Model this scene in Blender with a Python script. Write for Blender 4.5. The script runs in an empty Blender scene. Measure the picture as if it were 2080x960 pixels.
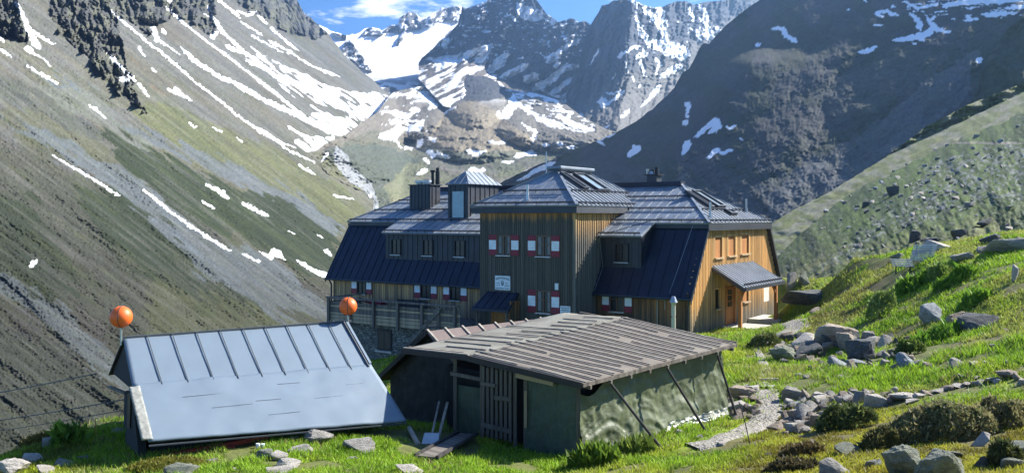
import bpy, bmesh, math, random
import numpy as np
from mathutils import Vector, Matrix
random.seed(7); rng = np.random.default_rng(7)
scene = bpy.context.scene
C = scene.collection
R = math.radians
# ---------------------------------------------------------------- camera, light, exposure
F = 1800.0; CX = 1040.0; HY = 440.0          # focal length in photo pixels, principal column, horizon row
cam_d = bpy.data.cameras.new('camera'); cam = bpy.data.objects.new('camera', cam_d); C.objects.link(cam)
cam_d.sensor_width = 36; cam_d.lens = F/2080*36; cam_d.shift_y = -(480-HY)/2080
cam_d.clip_start = 0.1; cam_d.clip_end = 60000
cam.location = (0, 0, 0); cam.rotation_euler = (R(90), 0, 0)
scene.camera = cam
SUN = Vector((1.74, .73, 1.46)).normalized()
EL = math.asin(SUN.z); AZ = math.atan2(SUN.x, SUN.y)
w = bpy.data.worlds.new('World'); scene.world = w; w.use_nodes = True
nt = w.node_tree; nt.nodes.clear()
out = nt.nodes.new('ShaderNodeOutputWorld'); bg = nt.nodes.new('ShaderNodeBackground')
sky = nt.nodes.new('ShaderNodeTexSky'); sky.sky_type = 'NISHITA'; sky.sun_disc = False
sky.sun_elevation = EL; sky.sun_rotation = AZ; sky.altitude = 2200; sky.air_density = 1.0; sky.dust_density = 0.3; sky.ozone_density = 1.5
tc = nt.nodes.new('ShaderNodeTexCoord')
def wn(t, **k):
    n = nt.nodes.new(t)
    for a, b in k.items(): setattr(n, a, b)
    return n
# clouds: a soft bank low over the cirque, in sky directions
mp = wn('ShaderNodeMapping'); mp.inputs['Scale'].default_value = (9, 9, 34); mp.inputs['Location'].default_value = (0.55, 0.0, 0.35)
nt.links.new(tc.outputs['Generated'], mp.inputs['Vector'])
cn = wn('ShaderNodeTexNoise'); cn.inputs['Scale'].default_value = 1.6; cn.inputs['Detail'].default_value = 9; cn.inputs['Roughness'].default_value = 0.6
nt.links.new(mp.outputs['Vector'], cn.inputs['Vector'])
sx = wn('ShaderNodeSeparateXYZ'); nt.links.new(tc.outputs['Generated'], sx.inputs[0])
def wm(op, a, b=None, clamp=False):
    n = wn('ShaderNodeMath', operation=op, use_clamp=clamp)
    for i, v in enumerate((a, b)):
        if v is None: continue
        if isinstance(v, (int, float)): n.inputs[i].default_value = v
        else: nt.links.new(v, n.inputs[i])
    return n.outputs[0]
ex = wm('DIVIDE', wm('SUBTRACT', sx.outputs[0], -0.118), 0.085)
ez = wm('DIVIDE', wm('SUBTRACT', sx.outputs[2], 0.232), 0.024)
rad = wm('ADD', wm('MULTIPLY', ex, ex), wm('MULTIPLY', ez, ez))
bank = wm('MULTIPLY', wm('SUBTRACT', 1.25, rad, True), 0.20)
cf = wm('MULTIPLY', wm('SUBTRACT', wm('ADD', cn.outputs[0], bank), 0.60), 6.0, True)
cmix = wn('ShaderNodeMix', data_type='RGBA')
tint = wn('ShaderNodeMix', data_type='RGBA', blend_type='MULTIPLY'); tint.inputs[0].default_value = 1
tint.inputs[7].default_value = (0.50, 0.82, 1.22, 1)
nt.links.new(sky.outputs[0], tint.inputs[6]); nt.links.new(tint.outputs[2], cmix.inputs[6])
nt.links.new(cf, cmix.inputs[0]); cmix.inputs[7].default_value = (11, 11.4, 11.8, 1)
nt.links.new(cmix.outputs[2], bg.inputs[0]); bg.inputs[1].default_value = 0.066
nt.links.new(bg.outputs[0], out.inputs[0])
sl = bpy.data.lights.new('sun', 'SUN'); sl.energy = 5.0; sl.angle = R(0.5); sl.color = (1.0, 0.955, 0.87)
so = bpy.data.objects.new('sun', sl); C.objects.link(so)
so.rotation_euler = SUN.to_track_quat('Z', 'Y').to_euler()
vs = scene.view_settings
vs.view_transform = 'Standard'; vs.look = 'None'; vs.gamma = 1; vs.use_curve_mapping = False; vs.exposure = 1.48
scene.cycles.max_bounces = 5; scene.cycles.diffuse_bounces = 2; scene.cycles.glossy_bounces = 2
scene.cycles.transparent_max_bounces = 6; scene.cycles.volume_bounces = 0
# ---------------------------------------------------------------- tagging
def tag(o, label=None, cat=None, group=None, kind=None):
    if label: o['label'] = label
    if cat: o['category'] = cat
    if group: o['group'] = group
    if kind: o['kind'] = kind
    return o
def thing(name, label, cat, loc=(0, 0, 0), rz=0, group=None):
    o = bpy.data.objects.new(name, None); C.objects.link(o)
    o.location = loc; o.rotation_euler = (0, 0, rz)
    return tag(o, label, cat, group)
# ---------------------------------------------------------------- material helpers
def new_mat(name):
    m = bpy.data.materials.new(name); m.use_nodes = True
    return m, m.node_tree, m.node_tree.nodes['Principled BSDF']
class NT:
    def __init__(s, name, rough=0.8, metal=0.0, spec=0.5):
        s.m, s.t, s.b = new_mat(name)
        s.b.inputs['Roughness'].default_value = rough; s.b.inputs['Metallic'].default_value = metal
        s.b.inputs['Specular IOR Level'].default_value = spec
        s.tc = s.n('ShaderNodeTexCoord')
    def n(s, t, **k):
        x = s.t.nodes.new(t)
        for a, b in k.items(): setattr(x, a, b)
        return x
    def l(s, a, b): s.t.links.new(a, b)
    def set(s, sock, v):
        if isinstance(v, (int, float)): sock.default_value = v
        elif isinstance(v, (tuple, list)): sock.default_value = tuple(v) + ((1,) if len(v) == 3 and len(sock.default_value) == 4 else ())
        else: s.l(v, sock)
    def mapv(s, scale=(1, 1, 1), src=None):
        m = s.n('ShaderNodeMapping'); m.inputs['Scale'].default_value = scale
        s.l(src or s.tc.outputs['Object'], m.inputs['Vector']); return m.outputs[0]
    def noise(s, scale, detail=4, rough=0.55, vec=None):
        x = s.n('ShaderNodeTexNoise'); x.inputs['Scale'].default_value = scale; x.inputs['Detail'].default_value = detail; x.inputs['Roughness'].default_value = rough
        s.l(vec or s.tc.outputs['Object'], x.inputs['Vector']); return x.outputs[0]
    def math(s, op, a, b=0.0, clamp=False):
        x = s.n('ShaderNodeMath', operation=op, use_clamp=clamp); s.set(x.inputs[0], a); s.set(x.inputs[1], b); return x.outputs[0]
    def mix(s, f, a, b, blend='MIX'):
        x = s.n('ShaderNodeMix', data_type='RGBA', blend_type=blend); s.set(x.inputs[0], f); s.set(x.inputs[6], a); s.set(x.inputs[7], b); return x.outputs[2]
    def rng(s, v, a, b, c=0.0, d=1.0):
        x = s.n('ShaderNodeMapRange'); s.set(x.inputs[0], v)
        for i, q in enumerate((a, b, c, d)): x.inputs[i+1].default_value = q
        return x.outputs[0]
    def bump(s, h, strength=0.3, dist=0.02):
        x = s.n('ShaderNodeBump'); x.inputs['Strength'].default_value = strength; x.inputs['Distance'].default_value = dist
        s.l(h, x.inputs['Height']); s.l(x.outputs[0], s.b.inputs['Normal'])
    def col(s, v): s.set(s.b.inputs['Base Color'], v)
    def sep(s):
        x = s.n('ShaderNodeSeparateXYZ'); s.l(s.tc.outputs['Object'], x.inputs[0]); return x.outputs
# ---------------------------------------------------------------- numpy noise
def _h(ix, iy, s):
    n = (ix.astype(np.int64)*374761393 + iy.astype(np.int64)*668265263 + s*1442695041) & 0xffffffff
    n = ((n ^ (n >> 13))*1274126177) & 0xffffffff
    return ((n ^ (n >> 16)) & 0xffff)/65535.0
def vn(x, y, s=0):
    x = np.asarray(x, float); y = np.asarray(y, float)
    ix = np.floor(x); iy = np.floor(y); fx = x-ix; fy = y-iy
    fx = fx*fx*fx*(fx*(fx*6-15)+10); fy = fy*fy*fy*(fy*(fy*6-15)+10)
    a = _h(ix, iy, s); b = _h(ix+1, iy, s); c = _h(ix, iy+1, s); d = _h(ix+1, iy+1, s)
    return a+(b-a)*fx+(c-a)*fy+(a-b-c+d)*fx*fy
def fbm(x, y, s=0, o=5, g=0.5):
    t = 0; a = 1; n = 0; c, q = math.cos(.6), math.sin(.6)
    for i in range(o):
        t = t+a*vn(x, y, s+i*17); n += a; a *= g
        x, y = (x*c-y*q)*2.03, (x*q+y*c)*2.03
    return t/n
def ridged(x, y, s=0, o=5, g=0.5):
    t = 0; a = 1; n = 0; c, q = math.cos(.5), math.sin(.5)
    for i in range(o):
        t = t+a*(1-np.abs(2*vn(x, y, s+i*13)-1)); n += a; a *= g
        x, y = (x*c-y*q)*2.05, (x*q+y*c)*2.05
    return t/n
def sst(x, a, b):
    t = np.clip((x-a)/(b-a), 0, 1); return t*t*(3-2*t)
def pip(px, py, poly):
    ins = np.zeros(px.shape, bool); n = len(poly)
    xs = [p[0] for p in poly]; ys = [p[1] for p in poly]
    bb = (px >= min(xs)) & (px <= max(xs)) & (py >= min(ys)) & (py <= max(ys))
    if not bb.any(): return ins
    x = px[bb]; y = py[bb]; r = np.zeros(x.shape, bool)
    for i in range(n):
        x1, y1 = poly[i]; x2, y2 = poly[(i+1) % n]
        if y1 == y2: continue
        c = ((y1 > y) != (y2 > y)) & (x < (x2-x1)*(y-y1)/(y2-y1)+x1)
        r ^= c
    ins[bb] = r; return ins
def streak(px, py, pts, w0, w1=None):
    """mask (0..1) of a tapering band along a polyline"""
    w1 = w0 if w1 is None else w1
    m = np.zeros(px.shape); L = len(pts)-1; W = max(w0, w1)
    bb = (px > min(p[0] for p in pts)-W) & (px < max(p[0] for p in pts)+W) & (py > min(p[1] for p in pts)-W) & (py < max(p[1] for p in pts)+W)
    if not bb.any(): return m
    x = px[bb]; y = py[bb]; best = np.zeros(x.shape)
    for i in range(L):
        (x1, y1), (x2, y2) = pts[i], pts[i+1]
        dx, dy = x2-x1, y2-y1; t = np.clip(((x-x1)*dx+(y-y1)*dy)/(dx*dx+dy*dy+1e-6), 0, 1)
        d = np.hypot(x-x1-t*dx, y-y1-t*dy); g = (i+t)/L
        ww = (w0+(w1-w0)*g)*.5*(0.25+0.75*np.clip(np.minimum(g, 1-g)*8, 0, 1))+.35
        best = np.maximum(best, (d < ww)*1.0)
    m[bb] = best; return m
def at(px, py, D):
    return np.stack([(px-CX)/F*D, D+0*px, (HY-py)/F*D], -1)
def line(pts):
    xs = np.array([p[0] for p in pts], float); ys = np.array([p[1] for p in pts], float)
    return lambda x: np.interp(x, xs, ys)
# ---------------------------------------------------------------- terrain material (colour stored per vertex: rock, scree, turf, snow and some painted shade)
def ground_mat(name, scale, amp=.35, bump=.3, bd=1.0):
    k = NT(name, 0.9, 0, .25)
    a = k.n('ShaderNodeAttribute', attribute_name='Col')
    n1 = k.noise(scale, 6, .65); n2 = k.noise(scale*5, 3, .6)
    f = k.math('ADD', k.math('MULTIPLY', n1, 1.2), k.math('MULTIPLY', n2, .8))
    v = k.rng(f, .6, 1.4, 1-amp, 1+amp)
    # snow (alpha) keeps its even white
    v2 = k.n('ShaderNodeMix', data_type='FLOAT'); k.l(a.outputs['Alpha'], v2.inputs[0]); k.l(v, v2.inputs[2]); v2.inputs[3].default_value = 1.0
    vc = k.n('ShaderNodeCombineXYZ'); [k.l(v2.outputs[0], vc.inputs[i]) for i in range(3)]
    k.col(k.mix(1.0, a.outputs['Color'], vc.outputs[0], 'MULTIPLY'))
    k.bump(f, bump, bd)
    return k.m
def grid_mesh(name, P, col, mat, kind='structure', wrap=None):
    ny, nx = P.shape[:2]
    me = bpy.data.meshes.new(name)
    me.vertices.add(nx*ny); me.vertices.foreach_set('co', P.reshape(-1).astype(np.float32))
    i = np.arange(nx*ny).reshape(ny, nx)
    q = np.stack([i[:-1, :-1], i[:-1, 1:], i[1:, 1:], i[1:, :-1]], -1).reshape(-1, 4)
    n = len(q); me.loops.add(n*4); me.polygons.add(n)
    me.loops.foreach_set('vertex_index', q.reshape(-1).astype(np.int32))
    me.polygons.foreach_set('loop_start', (np.arange(n)*4).astype(np.int32))
    me.polygons.foreach_set('use_smooth', np.ones(n, bool))
    at_ = me.color_attributes.new('Col', 'FLOAT_COLOR', 'POINT'); at_.data.foreach_set('color', col.reshape(-1).astype(np.float32))
    me.update(); me.validate(); me.materials.append(mat)
    o = bpy.data.objects.new(name, me); C.objects.link(o)
    if kind: o['kind'] = kind
    return o
def landform(name, x0, x1, top, bot, depth, colour, mat, step=2.0, rows=2.0, jag=0, seed=0, back=0.5):
    """a hillside seen from its front: rows run from its crest down its face; behind the crest the far side falls away"""
    xs = np.arange(x0, x1+.1, step); T = top(xs); B = np.maximum(bot(xs), T+2)
    if jag: T = T+(ridged(xs/26, xs*0+seed, seed, 5, .6)-.62)*-jag*2
    ny = int(np.max(B-T)/rows)+2
    v = np.linspace(0, 1, ny)[:, None]; px = np.repeat(xs[None, :], ny, 0); py = T[None, :]+(B-T)[None, :]*v
    D = depth(px, py); P = at(px, py, D); col = colour(px, py)
    # far side of the crest
    bk = []; c0 = []
    for k in (4, 3, 2, 1):
        q = P[0].copy(); d = D[0]*back*0.25*k
        q[:, 1] += d; q[:, 0] += d*(px[0]-CX)/F; q[:, 2] -= d*.75
        bk.append(q); c0.append(col[0])
    P = np.concatenate([np.array(bk), P]); col = np.concatenate([np.array(c0), col])
    return grid_mesh(name, P[::-1], col[::-1], mat)
def blend(c, m, rgb, a=1.0):
    m = (m*a)[..., None]; rgb = np.asarray(rgb, float)
    c[..., :3] = c[..., :3]*(1-m)+rgb*m
    return c
def put_snow(c, m):
    m = np.clip(m, 0, 1)[..., None]; c[..., :3] = c[..., :3]*(1-m)+np.array((.88, .89, .92))*m
    c[..., 3:] = np.maximum(c[..., 3:], m); return c
def rgba(px, rgb):
    c = np.ones(px.shape+(4,)); c[..., :3] = rgb; c[..., 3] = 0; return c
# ================================================================ THE MOUNTAINS (all in metres, tracing their crests)
FAR = ground_mat('far_rock', .02, .25, .4, 5.0)
MID = ground_mat('mid_scree', .06, .25, .35, 1.6)
SCR = ground_mat('scree_turf', .16, .28, .4, 1.0)
GREY = (.175, .172, .15); TAN = (.165, .145, .10); GRN = (.075, .095, .028); DGR = (.028, .044, .014); ROCK = (.075, .075, .075)
BLU = (.15, .175, .19); YGR = (.15, .165, .055)
# ---- scree slope on the left
def wl(px, py, a=7, s=3):      # ragged edges, drawn out down the fall line
    u = px*.8+py*.6; v = py*.8-px*.6
    return px+(fbm(u/60, v/9, s, 4)-.5)*a*2, py+(fbm(u/60, v/9, s+50, 4)-.5)*a*2
left_snow = [([(28,-5),(50,40),(62,70),(80,97)],9,22),([(62,60),(85,75),(112,90)],7,3),([(50,97),(68,104)],14,12),([(55,105),(90,120),(105,135)],4,3),([(0,100),(24,118)],8,2),([(0,75),(10,87)],7,3),
 ([(55,135),(85,152),(118,172)],4,2),([(220,108),(250,140),(276,165)],6,9),([(243,158),(262,166)],14,10),([(280,168),(292,183),(303,196)],6,3),([(225,22),(250,45),(330,108),(400,170),(470,222),(540,275),(600,302)],4,5),
 ([(310,52),(321,86)],17,9),([(321,80),(366,112)],5,2),([(330,58),(336,70)],9,6),([(335,15),(380,52),(450,105),(520,158),(560,190),(620,240),(668,272)],6,6),([(340,-5),(348,6)],14,8),
 ([(368,95),(395,122),(450,158),(480,172),(550,210),(600,232),(668,268)],8,13),([(282,95),(294,117)],6,3),([(306,138),(318,148)],4,6),([(340,182),(362,188),(390,204)],12,3),([(355,178),(372,192)],8,3),([(238,80),(246,93)],5,3),
 ([(430,30),(450,62),(500,110),(560,152),(640,196),(700,226)],10,4),([(427,76),(443,66)],12,12),([(458,90),(480,102),(496,110)],11,3),([(440,0),(460,15),(487,36)],9,3),([(420,15),(426,24)],7,5),([(525,32),(545,50)],5,2),([(488,44),(512,58),(536,72)],4,3),
 ([(510,72),(575,107)],4,2),([(545,80),(620,127),(690,157)],3,4),([(550,57),(575,78),(608,104)],9,2),([(410,27),(436,40)],3,3),([(480,22),(505,30),(520,25)],5,8),([(500,122),(540,142),(590,178)],7,10),
 ([(505,250),(545,272),(590,308),(640,330)],4,3),([(606,333),(642,354)],9,4),([(675,396),(722,404)],6,3),([(180,212),(198,224),(215,241)],6,2),([(585,258),(600,268),(630,282)],9,7),([(560,190),(590,215),(620,235)],5,5),([(430,258),(452,268)],3,2),([(480,278),(495,288)],3,2),([(385,250),(398,258)],3,2),
 ([(105,315),(150,340),(200,370),(242,396)],4,5),([(290,385),(340,425),(400,468),(436,490),(472,512)],5,6),([(494,516),(527,531)],6,4),([(418,374),(440,385),(467,403)],4,12),([(413,410),(437,425)],5,6),([(490,411),(515,424),(545,440)],9,8),([(603,528),(635,548),(675,564)],9,16),
 ([(585,467),(600,474)],3,3),([(645,475),(656,481)],3,3),([(62,540),(73,529)],15,12),([(660,505),(674,518)],9,9),([(655,310),(668,330)],9,5),([(690,330),(702,345)],5,4)]
left_snowp = [[(508,92),(540,112),(575,128),(600,140),(650,168),(700,184),(770,188),(792,198),(785,216),(762,235),(735,241),(700,229),(668,208),(630,190),(596,170),(560,148)],
 [(640,230),(672,236),(700,238),(740,244),(738,262),(712,272),(678,276),(648,262),(612,242)],[(612,276),(680,278),(668,292),(640,306),(622,306),(598,288)],
 [(527,506),(548,516),(554,505),(571,512),(585,529),(560,523),(553,529)]]
def left_D0(px, py):
    q = -((HY-py)/F+.843*(px-CX)/F-.071); q = np.sqrt(q*q*(q > 0)+.0016)+.012; return 187.5/q
def left_D(px, py):
    q = -((HY-py)/F+.843*(px-CX)/F-.071)
    q = np.sqrt(q*q*(q > 0)+.0016)+.012
    D = 187.5/q
    u = px*.8+py*.6; v = py*.8-px*.6
    cr = crag(px, py)
    g = (fbm(u/160, v/22, 11, 4, .5)-.5)*.016
    g = g+(ridged(px/22, py/34, 5, 5, .6)-.6)*.16*cr
    g = g+(fbm(px/3.2, py/2.6, 9, 3, .6)-.5)*.007+(fbm(u/220, v/60, 13, 3)-.5)*.03
    return D*(1+g)
def crag(px, py):
    x, y = wl(px, py, 6, 41)
    m = np.zeros(px.shape)
    for p in ([(85,-30),(225,-30),(235,20),(248,80),(250,115),(262,150),(300,235),(240,190),(170,110),(120,70)],[(-30,-30),(30,-30),(60,90),(20,85),(-30,60)],
              [(215,-30),(440,-30),(436,70),(420,74),(390,48),(350,28),(346,45),(330,40),(305,70),(240,30)],[(455,-30),(610,-30),(665,62),(650,80),(618,68),(590,70),(545,40),(500,20)],[(190,120),(230,130),(262,155),(225,150)]):
        m = np.maximum(m, pip(x, y, p)*1.0)
    return m
def left_col(px, py):
    u = px*.8+py*.6; v = py*.8-px*.6
    n = fbm(u/150, v/12, 21, 5); n2 = fbm(px/60, py/40, 23, 4); fine = fbm(px/2.4, py/2.2, 77, 3, .7)
    c = rgba(px, GREY)
    c = blend(c, sst(n, .42, .62), TAN, .55)
    c = blend(c, sst(py-.35*px, -60, 260)*sst(n2, .35, .6), YGR, .45)
    x, y = wl(px, py, 26, 61)
    c[..., :3] *= (1-.60*sst(py-.30*px, 120, 420))[..., None]  # cloud shade over the lower slope, painted into the colour
    def P(poly, rgb, a): blend(c, pip(x, y, poly)*1.0, rgb, a)
    P([(250,85),(300,150),(360,185),(350,190),(280,140)], (.22,.16,.10), .7)
    P([(250,215),(340,200),(430,250),(560,310),(700,372),(745,420),(725,450),(690,455),(600,400),(480,340),(360,290)], YGR, .62)
    P([(-40,150),(40,170),(130,215),(230,290),(330,340),(420,380),(300,350),(160,270),(40,215),(-40,190)], (.09,.10,.095), .55)
    P([(200,260),(300,305),(420,360),(560,400),(680,465),(700,560),(640,560),(520,500),(430,470),(330,400),(240,345)], DGR, .92)
    P([(-40,290),(90,310),(180,360),(290,420),(380,520),(480,580),(600,640),(690,700),(300,700),(150,600),(-40,520)], (.085,.09,.06), .72)
    P([(150,370),(260,400),(340,470),(440,560),(520,610),(620,680),(420,650),(300,570),(200,480)], DGR, .8)
    P([(-40,390),(60,400),(130,520),(160,590),(90,620),(-40,560)], DGR, .7)
    P([(-40,640),(80,680),(200,760),(260,860),(200,960),(-40,960)], (.06,.07,.05), .8)
    P([(60,140),(190,190),(330,300),(300,310),(200,250),(90,190)], (.22,.24,.21), .5)
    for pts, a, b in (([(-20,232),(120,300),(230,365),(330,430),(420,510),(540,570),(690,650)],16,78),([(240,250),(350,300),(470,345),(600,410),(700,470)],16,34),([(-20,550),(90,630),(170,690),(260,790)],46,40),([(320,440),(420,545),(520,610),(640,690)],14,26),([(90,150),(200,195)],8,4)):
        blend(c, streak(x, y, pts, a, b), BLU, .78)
    P([(300,560),(420,600),(560,640),(640,670),(300,700)], (.12,.13,.05), .6)
    for q_, th_, rgb_ in ((131, .60, (.23, .225, .20)), (133, .62, (.06, .065, .05)), (137, .63, (.10, .12, .04))): blend(c, sst(fbm(u/130, v/4.5, q_, 5, .6), th_-.05, th_+.04), rgb_, .28)
    cr = crag(px, py)
    c = blend(c, cr, (.10,.10,.09), .9); c = blend(c, cr*sst(fbm(px/18, py/9, 91, 4), .45, .6), (.17,.17,.11), .7)
    g = .68+.64*fine+.45*(fbm(u/90, v/5, 24, 4)-.5); c[..., :3] *= g[..., None]*(.62-.26*sst(py-.25*px, 250, 560))[..., None]  # last factor deepens the painted cloud shade towards the lower left
    x, y = wl(px, py, 3.4, 71); x = x+(fbm(px/5, py/4, 72, 3)-.5)*6; y = y+(fbm(px/5, py/4, 73, 3)-.5)*6; m = np.zeros(px.shape)
    for pts, a, b in left_snow: m = np.maximum(m, streak(x, y, pts, a*.66, b*.66))
    x, y = wl(px, py, 7, 81)
    hole = sst(fbm(u/26, v/5, 33, 4), .60, .64)
    for p in left_snowp: m = np.maximum(m, pip(x, y, p)*(1-hole))
    # thin broken snow beside the big band
    m = np.maximum(m, pip(px, py, [(480,80),(640,170),(760,240),(700,270),(600,200),(500,120)])*sst(fbm(u/40, v/4, 35, 4), .63, .66))
    return put_snow(c, m)
left_top = line([(-400,-60),(560,-60),(590,-30),(604,0),(612,18),(620,32),(632,36),(645,50),(662,64),(700,112),(740,150),(790,190),(803,216)])
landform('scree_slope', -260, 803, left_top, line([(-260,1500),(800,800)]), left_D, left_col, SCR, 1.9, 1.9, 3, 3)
# ---- far cirque with its snowfield
def soft(px, py, poly, s, a=4): 
    x = px+(fbm(px/14, py/14, s, 4)-.5)*a*3; y = py+(fbm(px/14, py/14, s+9, 4)-.5)*a*3
    return pip(x, y, poly)*1.0
Zc = lambda L: [(561+x/2.116, y/2.116) for x, y in L]
face = Zc([(630,250),(700,180),(780,110),(800,60),(860,-60),(1500,-60),(1500,400),(900,400),(700,300)])
rocks_far = [[(596,-20),(610,-20),(628,30),(665,65),(705,72),(698,78),(672,66),(655,66),(655,80),(640,82),(612,60),(590,62),(560,20)],[(668,125),(690,105),(702,88),(712,84),(720,92),(730,108),(742,122),(758,148),(735,140),(715,125),(700,128),(680,120)],
 [(735,70),(750,56),(765,60),(780,70),(760,73)],[(780,64),(795,50),(808,48),(818,28),(835,22),(852,38),(856,56),(835,60),(825,62),(820,80),(805,92),(815,70),(800,58)],[(855,42),(880,30),(900,16),(935,14),(940,38),(925,45),(905,38),(885,50),(865,52)]]
far_snow = [[(1048,8),(1085,14),(1110,28),(1133,46),(1125,54),(1103,38),(1090,45),(1062,40),(1050,25)],[(1010,95),(1020,78),(1035,75),(1028,92),(1012,100)]]
cir_snow = [(Zc(p), u/2.116, v/2.116) for p, u, v in (([(722,208),(738,165)],22,30),([(885,132),(922,136)],12,10),([(700,250),(790,250),(850,225),(925,190)],26,22),([(640,252),(700,256),(760,262)],14,20),([(860,265),(895,235),(925,195)],40,22),([(930,275),(1000,228)],22,22),([(915,305),(985,262)],36,26),([(965,332),(1020,312),(1080,276)],30,30),
 ([(1160,252),(1200,232),(1240,206),(1305,170)],14,24),([(1162,268),(1190,255),(1218,238)],22,18),([(1222,158),(1252,166)],10,12),([(1195,292),(1215,262)],12,16),([(1065,350),(1120,322)],34,36),([(1110,385),(1180,345),(1240,288),(1312,285)],34,22),([(1180,405),(1250,352),(1300,330)],24,18),([(1225,435),(1290,392),(1338,318)],40,30),([(1330,295),(1360,260),(1388,218)],10,6),
 ([(1140,392),(1230,422)],12,12),([(1010,70),(1030,92)],8,12),([(985,60),(1000,72)],8,5),([(960,150),(975,160)],6,6),([(1165,175),(1175,200)],8,8),([(800,150),(820,158)],6,6),([(880,20),(900,14),(870,25)],8,8),([(820,30),(890,18)],14,8))]
Lf = line([(857,122),(940,116),(985,138),(1040,168),(1100,192),(1150,205),(1215,220)])
def face_D(px, py):
    D = 2900-(px-857)*.35+(190-py)*1.0-np.clip(py-Lf(px), 0, 200)*8.5
    g = (ridged(px/34+py/60, py/46, 15, 5, .55)-.6)*.060+(fbm(px/5, py/5, 19, 4, .6)-.5)*.012
    return D*(1+g*(1-.6*sst(py-Lf(px), 0, 30)))
def cir_D(px, py):
    D = 2650+np.maximum(195-py, -8)*11.0
    rk = np.zeros(px.shape)
    for p in rocks_far: rk = np.maximum(rk, soft(px, py, p, 6, 2))
    g = ((ridged(px/34, py/40, 15, 5, .55)-.6)*.085+(fbm(px/5, py/5, 19, 4, .6)-.5)*.018)*np.clip(rk+.10, 0, 1)-rk*.03
    return D*(1+g)
def face_col(px, py):
    c = rgba(px, (.045, .052, .07)); fine = fbm(px/4, py/4, 27, 4, .65); low = sst(py-Lf(px), -6, 10)
    c = blend(c, low, (.13, .11, .09), .8); c[..., :3] *= (.6+.8*fine)[..., None]
    u = px*.9-py*.45; v = py*.9+px*.45
    snow = low*sst(fbm(u/30, v/6, 29, 4), .44, .48)*(px < 1010)
    for p in far_snow[:1]: snow = np.maximum(snow, soft(px, py, p, 31, 1.5))
    x = px+(fbm(px/9, py/9, 35, 4)-.5)*10; y = py+(fbm(px/9, py/9, 36, 4)-.5)*7
    for pts, a, b in cir_snow: snow = np.maximum(snow, streak(x, y, pts, a, b))
    snow = np.maximum(snow, sst(fbm(px/9, py/4, 38, 4), .69, .71)*(py < 120))
    return put_snow(c, snow)
def cir_col(px, py):
    c = rgba(px, (.10, .10, .105)); fine = fbm(px/4, py/4, 27, 4, .65)
    c[..., :3] *= (.6+.8*fine)[..., None]
    snow = 1-soft(px, py, face, 5, 3)
    for p in rocks_far: snow *= 1-soft(px, py, p, 6, 2.5)*(1-sst(fbm(px/7, py/5, 28, 3), .58, .62))
    low = sst(py, 140, 185)*sst(fbm(px/26-py/40, py/5, 29, 4), .47, .53); snow *= 1-low
    return put_snow(c, snow)
cir_top = line([(520,-10),(590,2),(610,20),(640,45),(670,62),(700,70),(722,70),(740,58),(756,55),(775,62),(790,52),(808,50),(812,35),(830,24),(845,27),(855,38),(880,25),(900,15),(935,12),(945,18),(985,5),(1000,-4),(1040,-30),(1075,-16),(1090,0),(1110,28),(1132,45),(1150,40),(1165,37),(1175,45),(1190,42),(1200,50),(1205,42),(1230,48),(1300,60)])
landform('snowy_cirque', 520, 960, cir_top, line([(520,250),(960,270)]), cir_D, cir_col, FAR, 2, 2, 2.5, 9)
landform('mountain_face', 850, 1260, lambda x: np.where(x < 938, line([(850,128),(857,118),(875,103),(892,86),(910,70),(930,50),(938,20)])(x), cir_top(x)), line([(850,160),(900,215),(960,230),(1100,250),(1260,290)]), face_D, face_col, FAR, 2, 2, 2.5, 9)
# ---- right-hand peak
pk_snow = [([(1282,2),(1310,10),(1345,15)],5,6),([(1340,16),(1335,26)],5,4),([(1308,16),(1325,32),(1340,52),(1350,72),(1358,90),(1372,105)],16,10),([(1340,14),(1345,40),(1350,48)],12,12),([(1290,20),(1297,60),(1305,78),(1320,95)],4,5),([(1300,45),(1312,75),(1318,92)],5,3),([(1320,85),(1345,95),(1375,100),(1400,112)],20,24),([(1345,100),(1395,118)],20,12),
 ([(1400,15),(1405,30),(1412,44)],8,4),([(1417,8),(1435,30),(1437,45)],6,8),([(1420,35),(1440,60),(1455,80)],6,6),([(1432,60),(1448,78)],22,14),([(1452,55),(1470,70)],8,4),([(1398,55),(1420,68)],4,4),([(1415,70),(1425,82)],6,6),([(1255,118),(1275,102),(1300,94)],6,6),([(1305,98),(1312,110),(1290,118)],6,8),([(1330,118),(1342,130),(1332,150)],6,6),
 ([(1300,122),(1312,155)],5,3),([(1270,125),(1275,148)],3,2),([(1340,160),(1360,145),(1385,135)],9,14),([(1285,155),(1288,165)],4,3),([(1230,190),(1245,190),(1268,183)],4,3),([(1222,198),(1228,218)],20,12),([(1228,215),(1250,200),(1268,184)],6,3),([(1300,180),(1302,170)],3,3),([(1302,215),(1320,200),(1340,175)],4,9),([(1262,238),(1280,222)],4,5),
 ([(1175,230),(1185,250),(1192,262)],5,9),([(1200,255),(1212,258)],8,8),([(1245,160),(1252,148)],4,3),([(1195,135),(1218,98)],4,4),([(1210,270),(1237,255)],4,4)]
def pk_D(px, py):
    sp = 1285-(py-0)*.12
    D = 2330+np.where(px < sp, (sp-px)*2.4, (px-sp)*4.2)+(120-py)*1.0
    D = D-sst(py, 170, 300)*330
    g = (ridged(px/22+py/90, py/60, 45, 5, .55)-.6)*.042+(fbm(px/4, py/4, 49, 4, .6)-.5)*.012
    return D*(1+g)
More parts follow.
